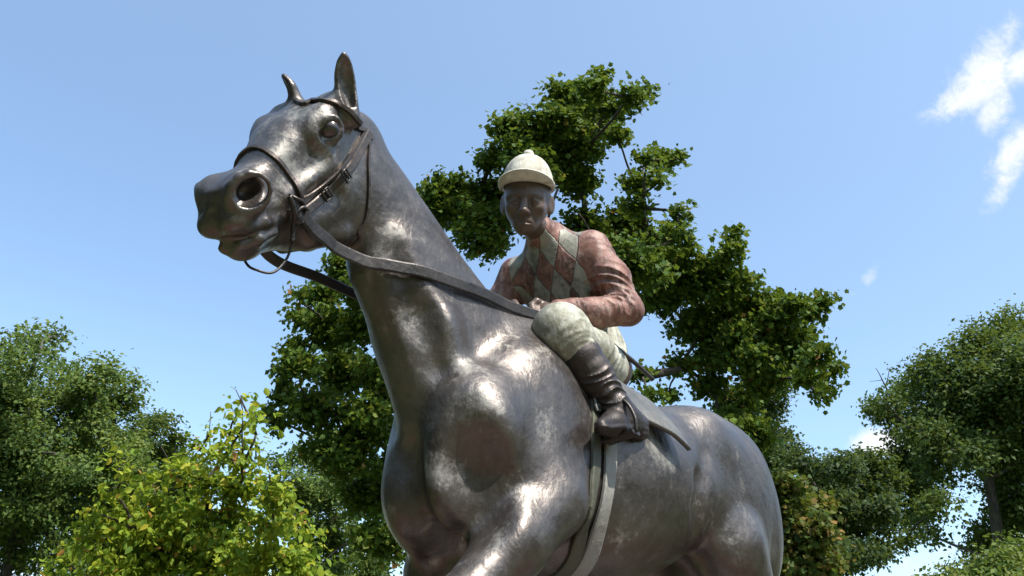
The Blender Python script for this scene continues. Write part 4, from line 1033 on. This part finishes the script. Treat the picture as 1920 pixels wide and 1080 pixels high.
tree('fine_leaved_tree', 'tall fine leaved tree cut by the left edge', clumps("""20,650,40 70,640,34 110,630,28 60,690,50 0,720,60 100,700,44 40,770,60 110,770,50 0,840,70 80,850,60 140,840,40 30,930,70 110,930,60 60,1010,70 140,1010,50 0,1060,60 100,1080,60 150,950,40 150,880,36 160,1060,50 60,960,50 -40,680,50 -50,800,60 -50,950,70"""),
  17.0, (40, 1100), int(56000*K), .092, 'small', LM['ginkgo'], trunk_r=.28, fork=.45, seed=14, spread=1.0, tone_mu=.46, twig_leaf=10, flat=1.0)
tree('fine_leaved_tree', 'rounded green tree second from the left edge', clumps("""170,710,36 205,700,30 235,725,24 150,760,44 210,770,44 250,760,20 180,830,50 240,820,30 140,900,44 210,900,44 180,970,50 250,900,36 230,980,44 250,850,30 270,960,40 200,1040,50 260,1050,44"""),
  18.5, (180, 1100), int(32000*K), .10, 'small', LM['ginkgo'], trunk_r=.24, fork=.45, seed=15, spread=1.0, tone_mu=.58, twig_leaf=10, flat=1.0)
tree('oak_tree', 'olive brown distant tree peeking above the yellow green bush', clumps("""280,800,30 310,790,20 330,820,20 270,850,36 320,860,30 360,880,30 300,910,40 350,930,36 390,900,26 300,980,40 360,1000,40"""),
  26.0, (310, 1100), int(18000*K), .13, 'small', LM['turning'], trunk_r=.25, fork=.5, seed=16, spread=1.2, tone_mu=.42)
tree('locust_tree', 'soft green background tree between the bush and the chest', clumps("""530,865,26 560,850,24 600,880,34 560,910,40 640,900,36 610,950,44 670,950,36 550,980,40 640,1010,34 590,1030,34 690,1010,30 520,930,30 570,1080,36 650,1060,36 700,1060,40 610,1080,36 690,1100,44 630,1110,40"""),
  22.0, (640, 1100), int(24000*K), .11, 'small', LM['ginkgo'], trunk_r=.16, fork=.35, seed=17, spread=1.2, tone_mu=.40, twig_leaf=10)
# the yellow-green bush near the camera: leaves large enough to pick out, so the nearest are leaf parts of their own
bush, BP, BT, bbase, brng = tree('leafy_bush', 'bright yellow green leafy bush at lower left in front of the trees', clumps("""452,742,8 446,775,11 470,790,14 430,815,18 480,815,12 395,810,9 375,845,16 420,855,24 460,865,24 335,880,22 385,905,34 445,915,36 505,890,14 515,935,26 285,905,20 300,955,38 370,970,44 440,980,46 510,990,36 550,960,12 560,1005,20
   222,850,8 235,880,12 215,925,20 180,960,18 240,990,36 170,1010,26 130,1050,26 200,1060,40 300,1030,50 390,1045,52 470,1050,48 545,1060,34 585,1045,11 260,1095,52 350,1105,54 450,1115,54 540,1110,44 160,1105,34 110,1090,24"""),
  8.2, (380, 1300), int(11500*K), .078, 'oval', LM['bush'], trunk_r=.030, fork=.30, seed=21, tw_every=4, twig_w=.5, limb_r=.10, bridge=.25, spread=.35, tone_mu=.60, twig_leaf=5, twig_r=.9, up=.35, bark='twig', droop=.9,
  bare=[((455, 850, 8.0), (442, 730, 8.0), .010, .004), ((395, 850, 8.1), (395, 772, 8.1), .008, .003), ((480, 860, 8.2), (478, 775, 8.2), .009, .003)])
ppx = to_px(BP); vis = (ppx[:, 1] < 1075) & (ppx[:, 0] > 5)
pick = np.argsort(np.where(vis, ppx[:, 2], 99))[:300]
Vl, kl = leaves_data(brng, np.zeros((8, 3)), .084, 'oval', .35, .9); variants = []
for i in range(8):
    me = bpy.data.meshes.new('leaf'); me.from_pydata([tuple(v) for v in Vl[i]], [], [(0, j+1, j) for j in range(1, kl-1)]); me.update()
    a = me.attributes.new('tone', 'FLOAT', 'POINT'); a.data.foreach_set('value', np.full(kl, (.38, .45, .5, .55, .6, .68, .8, .9)[i], np.float32)); me.materials.append(LM['bush']); variants.append(me)
for n_, i in enumerate(pick):
    o = bpy.data.objects.new('leaf', variants[int(np.clip(BT[i]*8+brng.normal()*.8, 0, 7))]); COL.objects.link(o); o.parent = bush
    o.location = tuple(BP[i]-bbase+brng.normal(size=3)*.02); o.rotation_euler = (brng.normal()*.3, brng.normal()*.3, brng.uniform(0, 6.28))
for ch in bush.children:
    if ch.name.startswith('crown'): ch['kind'] = 'stuff'

# unseen trees added round the lawn, set close and tall to darken the bronze's reflections
def unseen_treeline():
    rng = np.random.default_rng(44); P = []; T = []
    for i in range(84):
        a = R(222+50+(260*i/83))+rng.normal()*.02; left = math.cos(a-R(318)) > .2; d = rng.uniform(15, 23) if left else rng.uniform(24, 36); h = rng.uniform(10, 15) if left else rng.uniform(7, 12)
        n = 240; q = rng.normal(size=(n, 3)); q /= np.linalg.norm(q, axis=1)[:, None]; q *= rng.uniform(.5, 1, (n, 1))**.4*np.array((2.6, 2.6, h*.5))
        P.append(np.array((d*math.cos(a), d*math.sin(a), GZ+h*.52))+q); T.append(np.clip(rng.normal(.45, .2, n), 0, 1))
    me = crown_mesh('unseen_treeline', rng, np.concatenate(P), 1.1, 'small', np.concatenate(T), .4)
    link('unseen_treeline', me, LM['shade'], kind='stuff', label='unseen wood ringing the lawn, added for dark reflections', cat='wood')
unseen_treeline()
